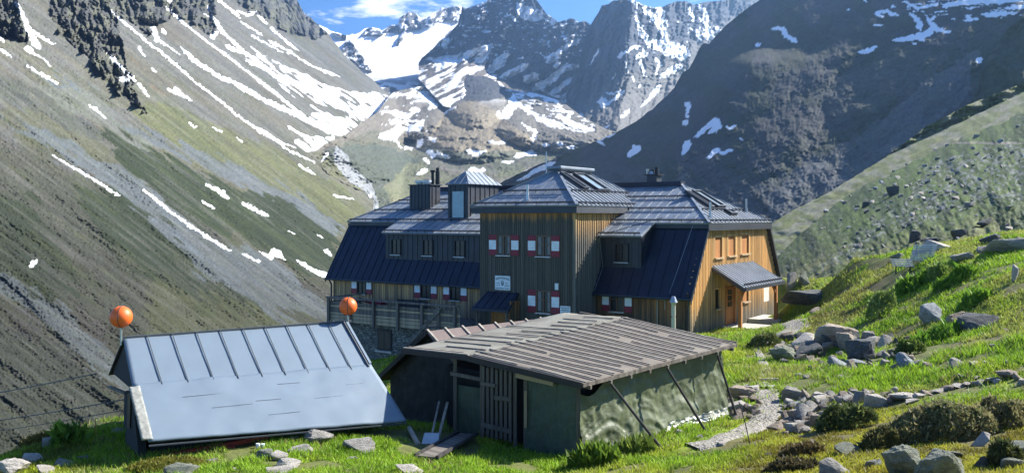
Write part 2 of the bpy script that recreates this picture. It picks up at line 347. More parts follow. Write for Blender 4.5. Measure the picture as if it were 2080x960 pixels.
def pk_col(px, py):
    c = rgba(px, (.06, .066, .082)); fine = fbm(px/4, py/4, 57, 4, .65); c[..., :3] *= (.55+.9*fine)[..., None]
    c = blend(c, sst(py-.55*(1400-px), 60, 110), (.17, .155, .135), .75)
    c[..., :3] *= (.75+.5*fbm(px/2.5, py/2.5, 59, 3))[..., None]
    x = px+(fbm(px/7, py/9, 55, 4)-.5)*9; y = py+(fbm(px/7, py/9, 56, 4)-.5)*9; m = np.zeros(px.shape)
    for pts, a, b in pk_snow: m = np.maximum(m, streak(x, y, pts, a, b))
    m = np.maximum(m, (sst(ridged(px/12, py/30, 61, 4), .86, .88))*pip(px, py, [(1290,20),(1440,10),(1450,80),(1400,110),(1330,110),(1295,80)]))
    return put_snow(c, m)
landform('mountain_peak', 1150, 1620, line([(1150,180),(1175,140),(1190,70),(1205,42),(1215,28),(1222,12),(1235,10),(1245,2),(1260,0),(1290,2),(1310,12),(1345,16),(1360,8),(1372,4),(1395,3),(1410,9),(1440,4),(1480,-2),(1530,-12),(1620,-25)]),
         line([(1150,290),(1620,330)]), pk_D, pk_col, FAR, 2, 2, 2.5, 12)
# ---- valley floor, moraines and knobs under the cirque
val_snow = [([(760,200),(780,185)],8,8),([(770,215),(800,180),(855,175)],3,4),([(825,200),(850,178)],12,6),([(862,190),(870,200),(885,215)],22,8),([(870,222),(890,210)],8,6),([(905,180),(902,195)],16,12),([(800,232),(835,235)],14,10),([(835,222),(855,226)],10,6),([(770,275),(800,278),(812,262),(810,250)],14,10),
 ([(795,245),(812,250),(830,246)],10,7),([(820,262),(850,258),(858,245)],14,14),([(848,300),(858,282)],10,8),([(872,282),(888,285)],6,6),([(822,300),(840,302)],5,4),([(1045,190),(1042,215),(1025,235)],12,18),([(1010,232),(1035,238)],12,8),([(1040,200),(1060,218),(1110,250),(1160,262)],5,9),([(1060,170),(1080,162)],14,14),([(1068,190),(1110,195),(1140,215)],9,9),
 ([(1085,160),(1095,150)],16,10),([(1120,215),(1160,228),(1150,245)],4,6),([(1130,235),(1170,255),(1200,262)],10,8),([(1100,240),(1150,258)],6,6),([(1068,258),(1090,270),(1080,290)],5,5),([(990,288),(1025,290)],4,3),([(945,308),(982,310)],8,4),([(955,315),(985,308)],5,4),([(1040,318),(1080,310),(1090,315)],7,8),([(1105,295),(1120,296)],5,5),
 ([(1130,290),(1145,296)],5,7),([(1152,300),(1170,298)],8,5),([(1180,265),(1205,262)],5,5),([(1015,330),(1040,328)],4,4),([(870,305),(882,318)],10,10),([(862,322),(872,332)],10,8),([(885,312),(910,318)],9,5),([(800,280),(815,300)],4,3),([(650,330),(668,310)],4,4),([(735,408),(755,395)],4,4),([(840,390),(850,388)],4,6),([(905,232),(925,215)],3,3),([(845,355),(865,345)],6,10),([(1075,345),(1128,328)],5,10),([(1045,365),(1080,348)],5,9),
 ([(950,345),(985,348)],8,10),([(1060,250),(1080,262)],3,3),([(1100,180),(1130,188)],10,6),([(700,178),(730,182)],4,4),([(815,165),(840,170)],5,5)]
mor = [(868,285),(880,262),(905,232),(930,212),(950,205),(975,208),(1010,228),(1050,262),(1085,280),(1095,296),(1050,306),(960,312),(900,305)]
knob = [(908,195),(915,170),(930,158),(955,153),(990,156),(1012,168),(1028,185),(1032,198),(990,205),(950,206)]
def dpoly(px, py, pts):
    best = np.full(px.shape, 1e9)
    for (x1, y1), (x2, y2) in zip(pts[:-1], pts[1:]):
        dx, dy = x2-x1, y2-y1; t = np.clip(((px-x1)*dx+(py-y1)*dy)/(dx*dx+dy*dy), 0, 1); best = np.minimum(best, np.hypot(px-x1-t*dx, py-y1-t*dy))
    return best
VB = [(630,312),(650,336),(665,352),(700,372),(745,392),(752,420),(756,540)]
def hump(px, py, cx, cy, rx, ry): return np.clip(1-((px-cx)/rx)**2-((py-cy)/ry)**2, 0, 1)
def val_D(px, py):
    t = np.clip((440-py)/260, -.5, 1.3)
    D = np.maximum(960+1200*t+300*t*t, 930)
    sc = left_D(px, py)*(.9990-.045*sst(dpoly(px, py, VB), 0, 60))+np.clip(px-800, 0, 400)*14.0; near_ = np.clip(sst(dpoly(px, py, VB), 0, 60)*60, 4, 60); D = -near_*np.logaddexp(-D/near_, -sc/near_)
    D = D*(1-.07*hump(px, py, 965, 205, 62, 58)**.8)
    D = D*(1-.10*hump(px, py, 960, 262, 130, 70)**.8)
    D = D*(1-.10*hump(px, py, 1160, 262, 150, 50)**.7)*(1-sst(dpoly(px, py, VB), 4, 90)*.06*hump(px, py, 720, 315, 120, 60))*(1-sst(dpoly(px, py, VB), 4, 90)*.10*hump(px, py, 780, 235, 120, 60)**.8)
    g = (fbm(px/34, py/12, 65, 5, .55)-.5)*.03+(fbm(px/4, py/3, 69, 3, .6)-.5)*.010
    return D*(1+g)
def val_col(px, py):
    c = rgba(px, (.15, .135, .11)); n = fbm(px/30, py/10, 70, 4)
    c = blend(c, sst(py, 270, 330)*sst(n, .35, .6), (.10, .11, .045), .7)
    c = blend(c, soft(px, py, mor, 72, 2), (.21, .175, .12), .9)
    c = blend(c, soft(px, py, knob, 73, 2), (.045, .05, .06), .95)
    c = blend(c, soft(px, py, [(700,290),(760,262),(840,300),(900,310),(1180,300),(1120,335),(1000,350),(900,340),(760,380),(700,360)], 74, 4), (.085, .09, .06), .6)
    c = blend(c, soft(px, py, [(655,305),(760,290),(850,320),(840,380),(760,440),(740,380)], 74, 5), (.06, .075, .06), .7)
    c = blend(c, soft(px, py, [(780,380),(830,330),(870,335),(860,380),(800,420)], 75, 4), (.17, .17, .09), .6)
    c = blend(c, streak(px+(fbm(px/20, py/20, 76)-.5)*20, py, [(680,300),(700,340),(745,380),(760,420),(740,450)], 26, 22), (.26, .27, .28), .85)
    c[..., :3] *= (.55+.9*fbm(px/2.6, py/2.2, 77, 3, .7))[..., None]
    x = px+(fbm(px/12, py/7, 78, 4)-.5)*14; y = py+(fbm(px/12, py/7, 79, 4)-.5)*8; m = np.zeros(px.shape)
    for pts, a, b in val_snow: m = np.maximum(m, streak(x, y, pts, a, b))
    gn = sst(fbm(px/28+py/30, py/6, 80, 5, .6), .52, .545)*(1-sst(py, 165, 220)); m = np.maximum(m, gn*(1-soft(px, py, knob, 73, 2)))
    gn = sst(fbm(px/20-py/14, py/6, 82, 5, .6), .60, .62)*pip(px, py, [(1040,190),(1110,190),(1210,255),(1190,270),(1120,262)]); m = np.maximum(m, gn)
    gn = sst(fbm(px/20, py/6, 83, 5, .6), .62, .64)*pip(px, py, [(760,190),(870,185),(870,270),(780,285)]); m = np.maximum(m, gn)
    return put_snow(c, m)
VT = ( line([(636,312),(660,292),(700,274),(742,244),(766,228),(790,196),(800,186),(850,176),(905,172),(930,156),(955,152),(990,155),(1015,166),(1030,180),(1090,190),(1140,205),(1180,235),(1230,262),(1330,290)]))
landform('valley_floor', 758, 1330, VT, line([(758,520),(1330,520)]), lambda x, y: val_D(x, y)*1.002, val_col, MID, 2, 2, 0, 21)
landform('valley_mound', 634, 764, VT, line([(634,318),(650,336),(665,352),(700,372),(745,392),(764,426)]), val_D, val_col, MID, 2, 2, 0, 21)
# ---- dark mountain flank on the right
rt_snow = [([(1393,208),(1398,215),(1394,230)],12,8),([(1393,232),(1398,240)],9,9),([(1388,252),(1397,246)],10,10),([(1410,278),(1425,268),(1440,255),(1455,247),(1460,258),(1440,270)],8,14),([(1385,312),(1392,300),(1400,285)],8,16),([(1475,256),(1480,262),(1495,255)],5,4),([(1436,320),(1450,308),(1462,305)],7,12),([(1460,312),(1490,304)],8,3),([(1502,281),(1508,283)],4,3),
 ([(1212,288),(1235,278),(1247,272)],4,3),([(1210,286),(1228,294)],6,5),([(1275,316),(1290,305),(1300,300)],12,12),([(1285,296),(1298,305)],8,10),([(1050,368),(1080,350),(1128,330)],6,9),([(1567,60),(1590,58),(1605,78),(1620,85)],5,12),([(1590,60),(1598,76)],12,12),([(1535,92),(1546,91)],4,4),
 ([(1745,108),(1765,102),(1783,94)],9,7),([(1815,82),(1850,78),(1880,70),(1898,58)],10,16),([(1845,25),(1862,40),(1872,60)],6,16),([(1880,32),(1892,50),(1905,62)],6,12),([(1900,60),(1930,65)],9,5),([(1885,45),(1903,32)],6,7),([(1775,50),(1795,52)],6,3),([(1780,28),(1800,22),(1825,33)],5,8),([(1778,30),(1795,34)],6,4),([(1835,5),(1865,16),(1905,10)],6,6),([(1915,14),(1960,4),(2080,2)],9,10),([(1995,30),(2065,28)],10,6),([(1960,40),(1990,40)],6,4),
 ([(2040,18),(2080,14)],6,8),([(1985,126),(1995,120)],9,8),([(1865,82),(1880,80)],5,4),([(1850,90),(1860,88)],3,3),([(1755,3),(1760,0)],8,8),([(1720,20),(1725,18)],3,3),([(1812,14),(1820,13)],4,3)]
def rt_D(px, py):
    q = -((HY-py)/F-.775*(px-CX)/F-.147)*1.0
    q = np.sqrt(np.clip(q-.02, 0, 9)**2+.0009)+.03
    D = 160/q; D = -60*np.logaddexp(-D/60, -1130/60)
    u = px*.8-py*.6; v = py*.8+px*.6
    g = (ridged(u/160, v/80, 85, 4, .5)-.6)*.025+(fbm(px/30, py/22, 87, 4)-.5)*.012+(fbm(px/3.5, py/3, 89, 3, .6)-.5)*.006
    # the spur that stands out in the upper right
    g = g-.16*sst(px-1500+.9*(py-100), -10, 60)*sst(1700-px, -60, 200)*sst(py, 90, 130)*.5
    return D*(1+g)
def rt_col(px, py):
    u = px*.8-py*.6; v = py*.8+px*.6; n = fbm(u/10, v/70, 90, 4); n2 = fbm(px/50, py/40, 92, 4)
    c = rgba(px, (.115, .105, .09)); c = blend(c, sst(n2, .4, .6), (.085, .095, .045), .75)
    c = blend(c, sst(py+px*.15, 480, 640)*sst(n, .4, .62), (.20, .19, .17), .6)
    c = blend(c, soft(px, py, [(1620,340),(1700,300),(1800,240),(1900,150),(1990,100),(1960,200),(1850,290),(1760,350),(1640,420),(1560,450),(1560,400)], 93, 8), (.24, .225, .20), .55)
    c = blend(c, soft(px, py, [(1640,180),(1760,130),(1860,100),(1940,120),(1800,220),(1700,250)], 94, 8), (.17, .165, .12), .5)
    c[..., :3] *= np.array((.50, .56, .64)); c[..., :3] *= (.6+.8*fbm(px/2.6, py/2.4, 95, 3, .7))[..., None]  # bluish tint paints haze into the flank's colour
    x = px+(fbm(px/10, py/8, 96, 4)-.5)*8; y = py+(fbm(px/10, py/8, 97, 4)-.5)*8; m = np.zeros(px.shape)
    for pts, a, b in rt_snow: m = np.maximum(m, streak(x, y, pts, a, b))
    m = np.maximum(m, sst(fbm(px/16, py/3, 98, 4), .62, .66)*pip(px, py, [(1880,0),(2090,-10),(2090,35),(1960,45),(1830,20)]))
    return put_snow(c, m)
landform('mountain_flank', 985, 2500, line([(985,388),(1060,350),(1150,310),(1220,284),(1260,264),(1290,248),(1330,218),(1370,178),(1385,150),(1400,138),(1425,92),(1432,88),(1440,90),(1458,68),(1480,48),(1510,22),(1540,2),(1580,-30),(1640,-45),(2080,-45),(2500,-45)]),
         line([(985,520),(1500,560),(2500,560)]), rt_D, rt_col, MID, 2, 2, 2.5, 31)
# ---- nearer dark spur at the right edge
def sp_D(px, py): return (345-(px-1960)*.2+(200-py)*.3)*(1+(fbm(px/40, py/40, 101, 5)-.5)*.05)
def sp_col(px, py):
    c = rgba(px, (.06, .07, .04)); c[..., :3] *= (.6+.8*fbm(px/5, py/5, 103, 4))[..., None]; return c
landform('mountain_spur', 1820, 2500, line([(1820,335),(1900,270),(1950,228),(1985,190),(1993,155),(2005,118),(2022,95),(2045,62),(2060,48),(2080,28),(2130,10),(2500,-10)]), line([(1820,460),(2500,460)]), sp_D, sp_col, MID, 2.5, 2.5, 2, 5)
def hb_D(px, py): return np.clip(-12/((HY-py)/F-.47*(px-CX)/F+.107-.018), 60, 290)*(1+(fbm(px/30, py/12, 105, 5)-.5)*.04)
def hb_col(px, py):
    c = rgba(px, (.12, .135, .04)); c = blend(c, sst(fbm(px/20, py/8, 107, 4), .5, .6), (.20, .19, .14), .7)
    c[..., :3] *= (.6+.8*fbm(px/3, py/3, 108, 3))[..., None]; return c
landform('hillside', 1480, 2500, line([(1480,520),(1560,458),(1600,432),(1680,392),(1730,362),(1800,318),(1880,258),(1960,216),(2080,168),(2500,20)]), line([(1480,600),(2500,600)]), hb_D, hb_col, MID, 2.5, 2.5, 2, 6)
# ---- green hillside right behind the meadow
def hs_D(px, py):
    D = np.clip(-8.6/np.minimum((HY-py)/F-.47*(px-CX)/F+.107, -.030), 34, 290)
    u = px*.82-py*.57; v = py*.82+px*.57; g = (fbm(u/30, v/60, 111, 4, .5)-.5)*.05+(fbm(u/6, v/9, 113, 4, .6)-.5)*.018
    return D*(1+g)
def hs_col(px, py):
    u = px*.82-py*.57; v = py*.82+px*.57; n = fbm(u/14, v/40, 114, 5)
    c = rgba(px, (.075, .115, .02)); c = blend(c, sst(n, .42, .6), (.03, .058, .014), .8); c[..., :3] *= (1-.45*sst(1720-px+.9*(py-430), -60, 200))[..., None]  # last factor paints shade into the lower left of the hillside
    c = blend(c, sst(py+.25*px, 900, 990)*sst(fbm(u/60, v/12, 116, 4), .35, .55), (.16, .15, .055), .75)
    rk = sst(fbm(px/7, py/4, 117, 4, .65), .56, .6)*np.clip(soft(px, py, [(1870,340),(2000,300),(2090,290),(2090,400),(1980,420),(1900,440),(1800,480),(1700,540),(1640,560),(1740,480),(1830,420)], 118, 12), 0, 1)
    c = blend(c, rk, (.20, .205, .19), .8)
    c = blend(c, sst(fbm(px/5, py/3, 119, 4), .68, .7), (.15, .15, .13), .6)
    c = blend(c, streak(px, py+(fbm(px/30, 0*px, 120)-.5)*6, [(1890,286),(1960,290),(2080,290)], 3, 4), (.26, .22, .18), .7)
    c[..., :3] *= (.5+1.0*fbm(px/4, py/3, 121, 3))[..., None]; return c
HS = ground_mat('alpine_turf', .9, .3, .6, .25)
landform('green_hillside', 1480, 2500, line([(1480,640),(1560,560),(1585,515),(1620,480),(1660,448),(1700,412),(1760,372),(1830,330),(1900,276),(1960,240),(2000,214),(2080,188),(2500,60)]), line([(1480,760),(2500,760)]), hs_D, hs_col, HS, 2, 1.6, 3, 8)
# ---- broad base under everything
n = 40; gx = np.linspace(-2900, 2900, n); gy = np.linspace(-40, 6200, n); X, Y = np.meshgrid(gx, gy)
P = np.stack([X, Y, -130-0*X], -1); cc = rgba(X, (.10, .11, .06)); grid_mesh('ground', P, cc, MID)

# ---- the air between here and the peaks
def haze():
    m = bpy.data.materials.new('haze'); m.use_nodes = True; t = m.node_tree; t.nodes.clear(); o = t.nodes.new('ShaderNodeOutputMaterial'); v = t.nodes.new('ShaderNodeVolumePrincipled')
    v.inputs['Color'].default_value = (.38, .64, 1.0, 1); v.inputs['Density'].default_value = .00011; v.inputs['Anisotropy'].default_value = .66; t.links.new(v.outputs[0], o.inputs['Volume'])
    x0, x1, y0, y1, z0, z1 = -3000, 3000, -60, 6300, -131, 1150
    me = bpy.data.meshes.new('haze'); me.from_pydata([(x0,y0,z0),(x1,y0,z0),(x1,y1,z0),(x0,y1,z0),(x0,y0,z1),(x1,y0,z1),(x1,y1,z1),(x0,y1,z1)], [], [(3,2,1,0),(4,5,6,7),(0,1,5,4),(1,2,6,5),(2,3,7,6),(3,0,4,7)]); me.materials.append(m)
    o = bpy.data.objects.new('haze', me); C.objects.link(o); tag(o, 'thin blue haze filling the valley', 'haze', kind='stuff')
haze()
# ================================================================ MESH TOOLS
class MB:
    def __init__(s): s.v = []; s.f = []
    def add(s, vs, fs):
        b = len(s.v); s.v += [tuple(v) for v in vs]; s.f += [tuple(b+i for i in f) for f in fs]; return s
    def hexa(s, p):       # 8 corners: bottom ring 0-3, top ring 4-7
        return s.add(p, [(3, 2, 1, 0), (4, 5, 6, 7), (0, 1, 5, 4), (1, 2, 6, 5), (2, 3, 7, 6), (3, 0, 4, 7)])
    def box(s, x0, x1, y0, y1, z0, z1):
        return s.hexa([(x0,y0,z0),(x1,y0,z0),(x1,y1,z0),(x0,y1,z0),(x0,y0,z1),(x1,y0,z1),(x1,y1,z1),(x0,y1,z1)])
    def bar(s, a, b, w, h=None, up=(0, 0, 1)):
        a, b = Vector(a), Vector(b); h = w if h is None else h; d = (b-a).normalized(); u = Vector(up)
        if abs(d.dot(u)) > .98: u = Vector((0, 1, 0))
        r = d.cross(u).normalized()*w/2; q = r.cross(d).normalized()*h/2
        return s.hexa([a-r-q, a+r-q, b+r-q, b-r-q, a-r+q, a+r+q, b+r+q, b-r+q])
    def tube(s, a, b, r0, r1=None, n=12, cap=True):
        a, b = Vector(a), Vector(b); r1 = r0 if r1 is None else r1; d = (b-a).normalized()
        u = d.orthogonal().normalized(); v = d.cross(u)
        ring = lambda c, r: [c+(u*math.cos(2*math.pi*i/n)+v*math.sin(2*math.pi*i/n))*r for i in range(n)]
        vs = ring(a, r0)+ring(b, r1); fs = [(i, (i+1) % n, n+(i+1) % n, n+i) for i in range(n)]
        if cap: fs += [tuple(range(n))[::-1], tuple(range(n, 2*n))]
        return s.add(vs, fs)
    def path(s, pts, r, n=8):
        for a, b in zip(pts[:-1], pts[1:]): s.tube(a, b, r, n=n)
        return s
    def slab(s, poly, th):       # polygon (3D, planar), thickened opposite to its normal
        p = [Vector(q) for q in poly]; nrm = normal(p); q = [a-nrm*th for a in p]; n = len(p)
        return s.add(p+q, [tuple(range(n)), tuple(range(2*n-1, n-1, -1))]+[(i, n+i, n+(i+1) % n, (i+1) % n) for i in range(n)])
    def build(s, name, mat, parent=None, smooth=False, bevel=0, loc=None):
        me = bpy.data.meshes.new(name); me.from_pydata(s.v, [], s.f); me.update()
        bm = bmesh.new(); bm.from_mesh(me); bmesh.ops.recalc_face_normals(bm, faces=bm.faces); bm.to_mesh(me); bm.free()
        if smooth: me.polygons.foreach_set('use_smooth', [True]*len(me.polygons))
        me.materials.append(mat)
        o = bpy.data.objects.new(name, me); C.objects.link(o)
        if parent: o.parent = parent
        if loc: o.location = loc
        if bevel:
            b = o.modifiers.new('bevel', 'BEVEL'); b.width = bevel; b.segments = 1; b.limit_method = 'ANGLE'
        return o
def normal(p):
    n = Vector((0, 0, 0))
    for i in range(len(p)):
        a, b = p[i], p[(i+1) % len(p)]
        n += Vector(((a.y-b.y)*(a.z+b.z), (a.z-b.z)*(a.x+b.x), (a.x-b.x)*(a.y+b.y)))
    return n.normalized()
def clip(poly2, c, axis=0):
    """spans of the line axis=c inside a 2D polygon"""
    r = []; n = len(poly2); o = 1-axis
    for i in range(n):
        a, b = poly2[i], poly2[(i+1) % n]
        if (a[axis] > c) != (b[axis] > c): r.append(a[o]+(b[o]-a[o])*(c-a[axis])/(b[axis]-a[axis]))
    r.sort(); return [(r[i], r[i+1]) for i in range(0, len(r)-1, 2)]
def frame_of(poly, along):
    p = [Vector(q) for q in poly]; n = normal(p); a = Vector(along); a = (a-n*a.dot(n)).normalized(); b = n.cross(a); o = p[0]
    return p, n, a, b, o, [((q-o).dot(a), (q-o).dot(b)) for q in p]
def ribs(mb, poly, along, spacing, w, h, holes=(), start=None, inset=0.0):
    """standing ribs square to 'along' on a planar polygon"""
    p, n, a, b, o, P2 = frame_of(poly, along)
    lo = min(q[0] for q in P2); hi = max(q[0] for q in P2); c = lo+(spacing*.5 if start is None else start)
    while c < hi-.01:
        for s0, s1 in clip(P2, c):
            cuts = [(s0+inset, s1-inset)]
            for hx0, hx1, hy0, hy1 in holes:
                if hx0 < c < hx1:
                    nc = []
                    for q0, q1 in cuts:
                        if hy0 > q0: nc.append((q0, min(q1, hy0)))
                        if hy1 < q1: nc.append((max(q0, hy1), q1))
                    cuts = nc
            for q0, q1 in cuts:
                if q1-q0 > .03:
                    mb.bar(o+a*c+b*q0+n*h/2, o+a*c+b*q1+n*h/2, w, h, up=n)
        c += spacing
def rails(mb, poly, along, levels, r=.018, lift=.09, post=.7):
    p, n, a, b, o, P2 = frame_of(poly, along)
    for L in levels:
        for s0, s1 in clip(P2, L, 1):
            for dl in (0, .06):
                mb.bar(o+a*(s0+.1)+b*L+n*(lift+dl), o+a*(s1-.1)+b*L+n*(lift+dl), r*2, r*2, up=n)
            c = s0+.25
            while c < s1-.1:
                mb.bar(o+a*c+b*L+n*.0, o+a*c+b*L+n*(lift+.08), .05, .03, up=a); c += post
# ---------------------------------------------------------------- materials of the hut
def metal_roof(name, base=(.055, .068, .095), rough=.42, metal=.55):
    k = NT(name, rough, metal, .5); n = k.noise(1.3, 4); n2 = k.noise(14, 3)
    k.col(k.mix(k.rng(n, .35, .65), tuple(c*.82 for c in base), tuple(c*1.15 for c in base)))
    k.set(k.b.inputs['Roughness'], k.rng(n2, .3, .7, rough-.06, rough+.10)); k.bump(n, .12, .03); return k.m
ROOF = metal_roof('sunlit_sheet_metal', (.20, .225, .255), .42, .15); ROOFD = metal_roof('shade_navy_metal', (.016, .022, .042), .5, .3); TRIM = metal_roof('dark_trim', (.035, .04, .05), .5, .3)  # one roof metal; light and shade painted in as pale and navy copies
def wood(name, warm, grey, z0, z1, board=.15, streaky=.6, rough=.8, dark=.35, stain=None):
    """warm timber under the eaves that weathers to grey further down, each board its own tone"""
    k = NT(name, rough, 0, .3); x, y, z = k.sep()
    hor = k.math('ADD', k.math('MULTIPLY', x, 1.0), y)
    cell = k.math('FLOOR', k.math('DIVIDE', hor, board)); wn_ = k.n('ShaderNodeTexWhiteNoise', noise_dimensions='1D'); k.l(cell, wn_.inputs['W'])
    st = k.noise(1.0, 5, .6, k.mapv((7, 7, .5))); fine = k.noise(1.0, 4, .6, k.mapv((34, 34, 1.6)))
    lvl = k.math('ADD', k.math('ADD', z, k.math('MULTIPLY', k.math('SUBTRACT', st, .5), streaky*3)), k.math('MULTIPLY', k.math('SUBTRACT', wn_.outputs[0], .5), streaky*.9))
    f = k.rng(lvl, z0, z1)
    c = k.mix(f, grey, warm)
    tone = k.rng(k.math('ADD', k.math('MULTIPLY', wn_.outputs[0], .5), fine), .45, 1.05, 1-dark, 1+dark)
    vc = k.n('ShaderNodeCombineXYZ'); [k.l(tone, vc.inputs[i]) for i in range(3)]
    c = k.mix(1.0, c, vc.outputs[0], 'MULTIPLY')
    if stain: c = k.mix(k.rng(k.noise(.7, 3, .5, k.mapv((1, 1, .5))), .5, .66, 0, .75), c, stain)
    k.col(c); k.bump(fine, .35, .01); return k.m
W_TOWER = wood('tower_boards', (.50, .24, .08), (.105, .095, .08), 5.85, 6.35, streaky=.32)
W_SIDE = wood('tower_side_boards', (.50, .30, .12), (.13, .125, .11), 4.6, 6.2, streaky=.5)
W_WING = wood('wing_boards', (.50, .30, .13), (.27, .21, .14), .2, 2.0, streaky=.9, dark=.45)
W_FRONT = wood('front_boards', (.33, .15, .055), (.12, .09, .06), .3, 2.1, streaky=.8, dark=.4, stain=(.06, .045, .03))
W_GABLE = wood('gable_boards', (.60, .37, .15), (.25, .22, .18), .3, 1.6, streaky=.5, dark=.35)
W_GREY = wood('grey_timber', (.17, .14, .11), (.10, .095, .09), -3, 3, dark=.4)
W_PALE = wood('pale_timber', (.42, .30, .17), (.30, .26, .20), -3, 3, dark=.25)
W_ORANGE = wood('larch_timber', (.40, .17, .05), (.30, .14, .05), -3, 3, dark=.25)
W_DARK = wood('dark_timber', (.05, .042, .038), (.035, .035, .036), -3, 3, dark=.3)
def plain(name, col, rough=.6, metal=0, spec=.5, var=.12, sc=3, bump=.0):
    k = NT(name, rough, metal, spec); n = k.noise(sc, 4)
    k.col(k.mix(k.rng(n, .3, .7), tuple(c*(1-var) for c in col), tuple(min(1, c*(1+var)) for c in col)))
    if bump: k.bump(n, bump, .02)
    return k.m
M_WHITE = plain('white_paint', (.72, .76, .78), .6); M_RED = plain('carmine_paint', (.20, .012, .028), .6); M_GLASS = plain('window_glass', (.012, .014, .018), .22, 0, .35)
M_FRAME = plain('window_timber', (.16, .085, .05), .7); M_SILL = plain('sill_metal', (.45, .48, .52), .4, .5); M_BLACK = plain('black_metal', (.02, .022, .025), .5, .3)
M_STEEL = plain('galvanised_steel', (.42, .44, .45), .35, .7); M_SKYGL = plain('skylight_glass', (.30, .38, .44), .12, .2, .9); M_CURT = plain('curtain_cloth', (.20, .20, .20), .9)
M_FROST = plain('frosted_pane', (.26, .36, .40), .35, .1); M_CONC = plain('pale_concrete', (.45, .42, .36), .9, bump=.3); M_INK = plain('dark_print', (.02, .07, .08), .8)
def stone_wall_mat():
    k = NT('dry_stone', .9, 0, .3); v = k.n('ShaderNodeTexVoronoi', feature='F1'); v.inputs['Scale'].default_value = 3.4; mv = k.mapv((1, 1, 2.6)); k.l(mv, v.inputs['Vector'])
    e = k.n('ShaderNodeTexVoronoi', feature='DISTANCE_TO_EDGE'); e.inputs['Scale'].default_value = 3.4; k.l(mv, e.inputs['Vector'])
    s = k.n('ShaderNodeSeparateColor'); k.l(v.outputs['Color'], s.inputs[0])
    c = k.mix(s.outputs[0], (.12, .12, .11), (.30, .29, .26)); c = k.mix(k.rng(k.noise(9), .4, .7, 0, .4), c, (.10, .12, .09))
    k.col(k.mix(k.rng(e.outputs[0], 0, .07), (.03, .03, .03), c)); k.bump(k.rng(e.outputs[0], 0, .12), .9, .05); return k.m
M_STONE = stone_wall_mat()
# ================================================================ THE MOUNTAIN HUT  (local frame: x along the front to the right, y into the depth, z up)
HX, HYY, HZ = 9.17, 46.0, -6.10; RZ = math.atan2(-.576, .817)
hut = thing('mountain_hut', 'large timber mountain refuge with dark metal mansard roof, central tower and red and white shutters', 'mountain hut', (HX, HYY, HZ), RZ)
def hp(s, t, z): return (-s, t, z)
L = 26.3; Wd = 13.5
# walls
def board_wall(name, poly, along, mat, parent, holes=(), sp=.15, th=.25, start=None, batten=.045, proud=.028):
    mb = MB(); mb.slab(poly, th); ribs(mb, poly, along, sp, batten, proud, holes, start); return mb.build(name, mat, parent)
# window rectangles given in wall coordinates
FRONT_WIN = [(-4.18, .98, 2.08)]; WING_WIN = [(-23.55, .98, 2.08), (-17.9, .98, 2.08), (-15.5, .98, 2.08)]
def holes_front(poly0x, wins, z0, half=.46): return [(x-half-poly0x, x+half-poly0x, a-z0-.06, b-z0+.06) for x, a, b in wins]
wr = [(-5.54, 0, -.3), (0, 0, -.3), (0, 0, 2.33), (-5.54, 0, 2.33)]
board_wall('wall', wr, (1, 0, 0), W_FRONT, hut, holes_front(-5.54, FRONT_WIN, -.3))
wl_ = [(-L, 0, -.3), (-11.93, 0, -.3), (-11.93, 0, 2.33), (-L, 0, 2.33)]
board_wall('wall', wl_, (1, 0, 0), W_WING, hut, holes_front(-L, WING_WIN, -.3), sp=.2)
gab = [(0, 0, -.3), (0, Wd, -.3), (0, Wd, 2.5), (0, 11.45, 5.7), (0, 2.05, 5.7), (0, 0, 2.5)]
GW = [(3.28, 4.35, 3.86, 4.96), (5.21, 6.35, 3.9, 5.0), (7.25, 8.5, 3.94, 5.04)]
ghole = [(a-.02, b+.02, c+.3, d+.3) for a, b, c, d in GW]+[(3.25, 4.0, 1.3, 2.45), (4.75, 6.35, .3, 2.5), (7.35, 8.55, 1.35, 2.45)]
board_wall('gable_wall', gab, (0, 1, 0), W_GABLE, hut, ghole, sp=.2, batten=.07, proud=.085)
board_wall('gable_wall', [(-L, y, z) for x, y, z in gab[::-1]], (0, -1, 0), W_WING, hut, sp=.3)
board_wall('wall', [(0, Wd, -.3), (-L, Wd, -.3), (-L, Wd, 2.33), (0, Wd, 2.33)], (-1, 0, 0), W_WING, hut, sp=.3)
MB().box(-L+.1, -.1, .15, Wd-.1, -3.0, -.3).build('foundation', M_STONE, hut)
# steep lower roof, front and back, with verge boards
XL, XR = -L-.35, .30
def lower_z(y): return 2.5+(y)*(3.3/2.05)
rl = MB(); steep = [(XL, -.38, lower_z(-.38)), (XR, -.38, lower_z(-.38)), (XR, 2.0, lower_z(2.0)), (XL, 2.0, lower_z(2.0))]
rl.slab(steep, .12); ribs(rl, steep, (1, 0, 0), .62, .022, .03)
bs = [(x, Wd-y, z) for x, y, z in steep][::-1]; rl.slab(bs, .12); ribs(rl, bs, (-1, 0, 0), .62, .022, .03)
rl.build('lower_roof', ROOFD, hut)
for x0 in (XR+.002, XL-.042):
    for f in (lambda y: y, lambda y: Wd-y):
        a = (f(-.42), lower_z(-.42)-.02); b = (f(2.02), lower_z(2.02)-.05)
        d = -.28 if f(0) == 0 else .28
        vb = MB(); vb.hexa([(x0, a[0], a[1]-.22), (x0+.04, a[0], a[1]-.22), (x0+.04, b[0], b[1]-.22), (x0, b[0], b[1]-.22), (x0, a[0], a[1]+.08), (x0+.04, a[0], a[1]+.08), (x0+.04, b[0], b[1]+.08), (x0, b[0], b[1]+.08)]); vb.build('verge_board', TRIM, hut)
# soffit boards under the right-hand verge, gutter along the front
for ga, gb in ((XL, -12.35), (-5.5, XR)): MB().tube((ga, -.44, lower_z(-.38)-.06), (gb, -.44, lower_z(-.38)-.06), .07, n=10).build('gutter', TRIM, hut)
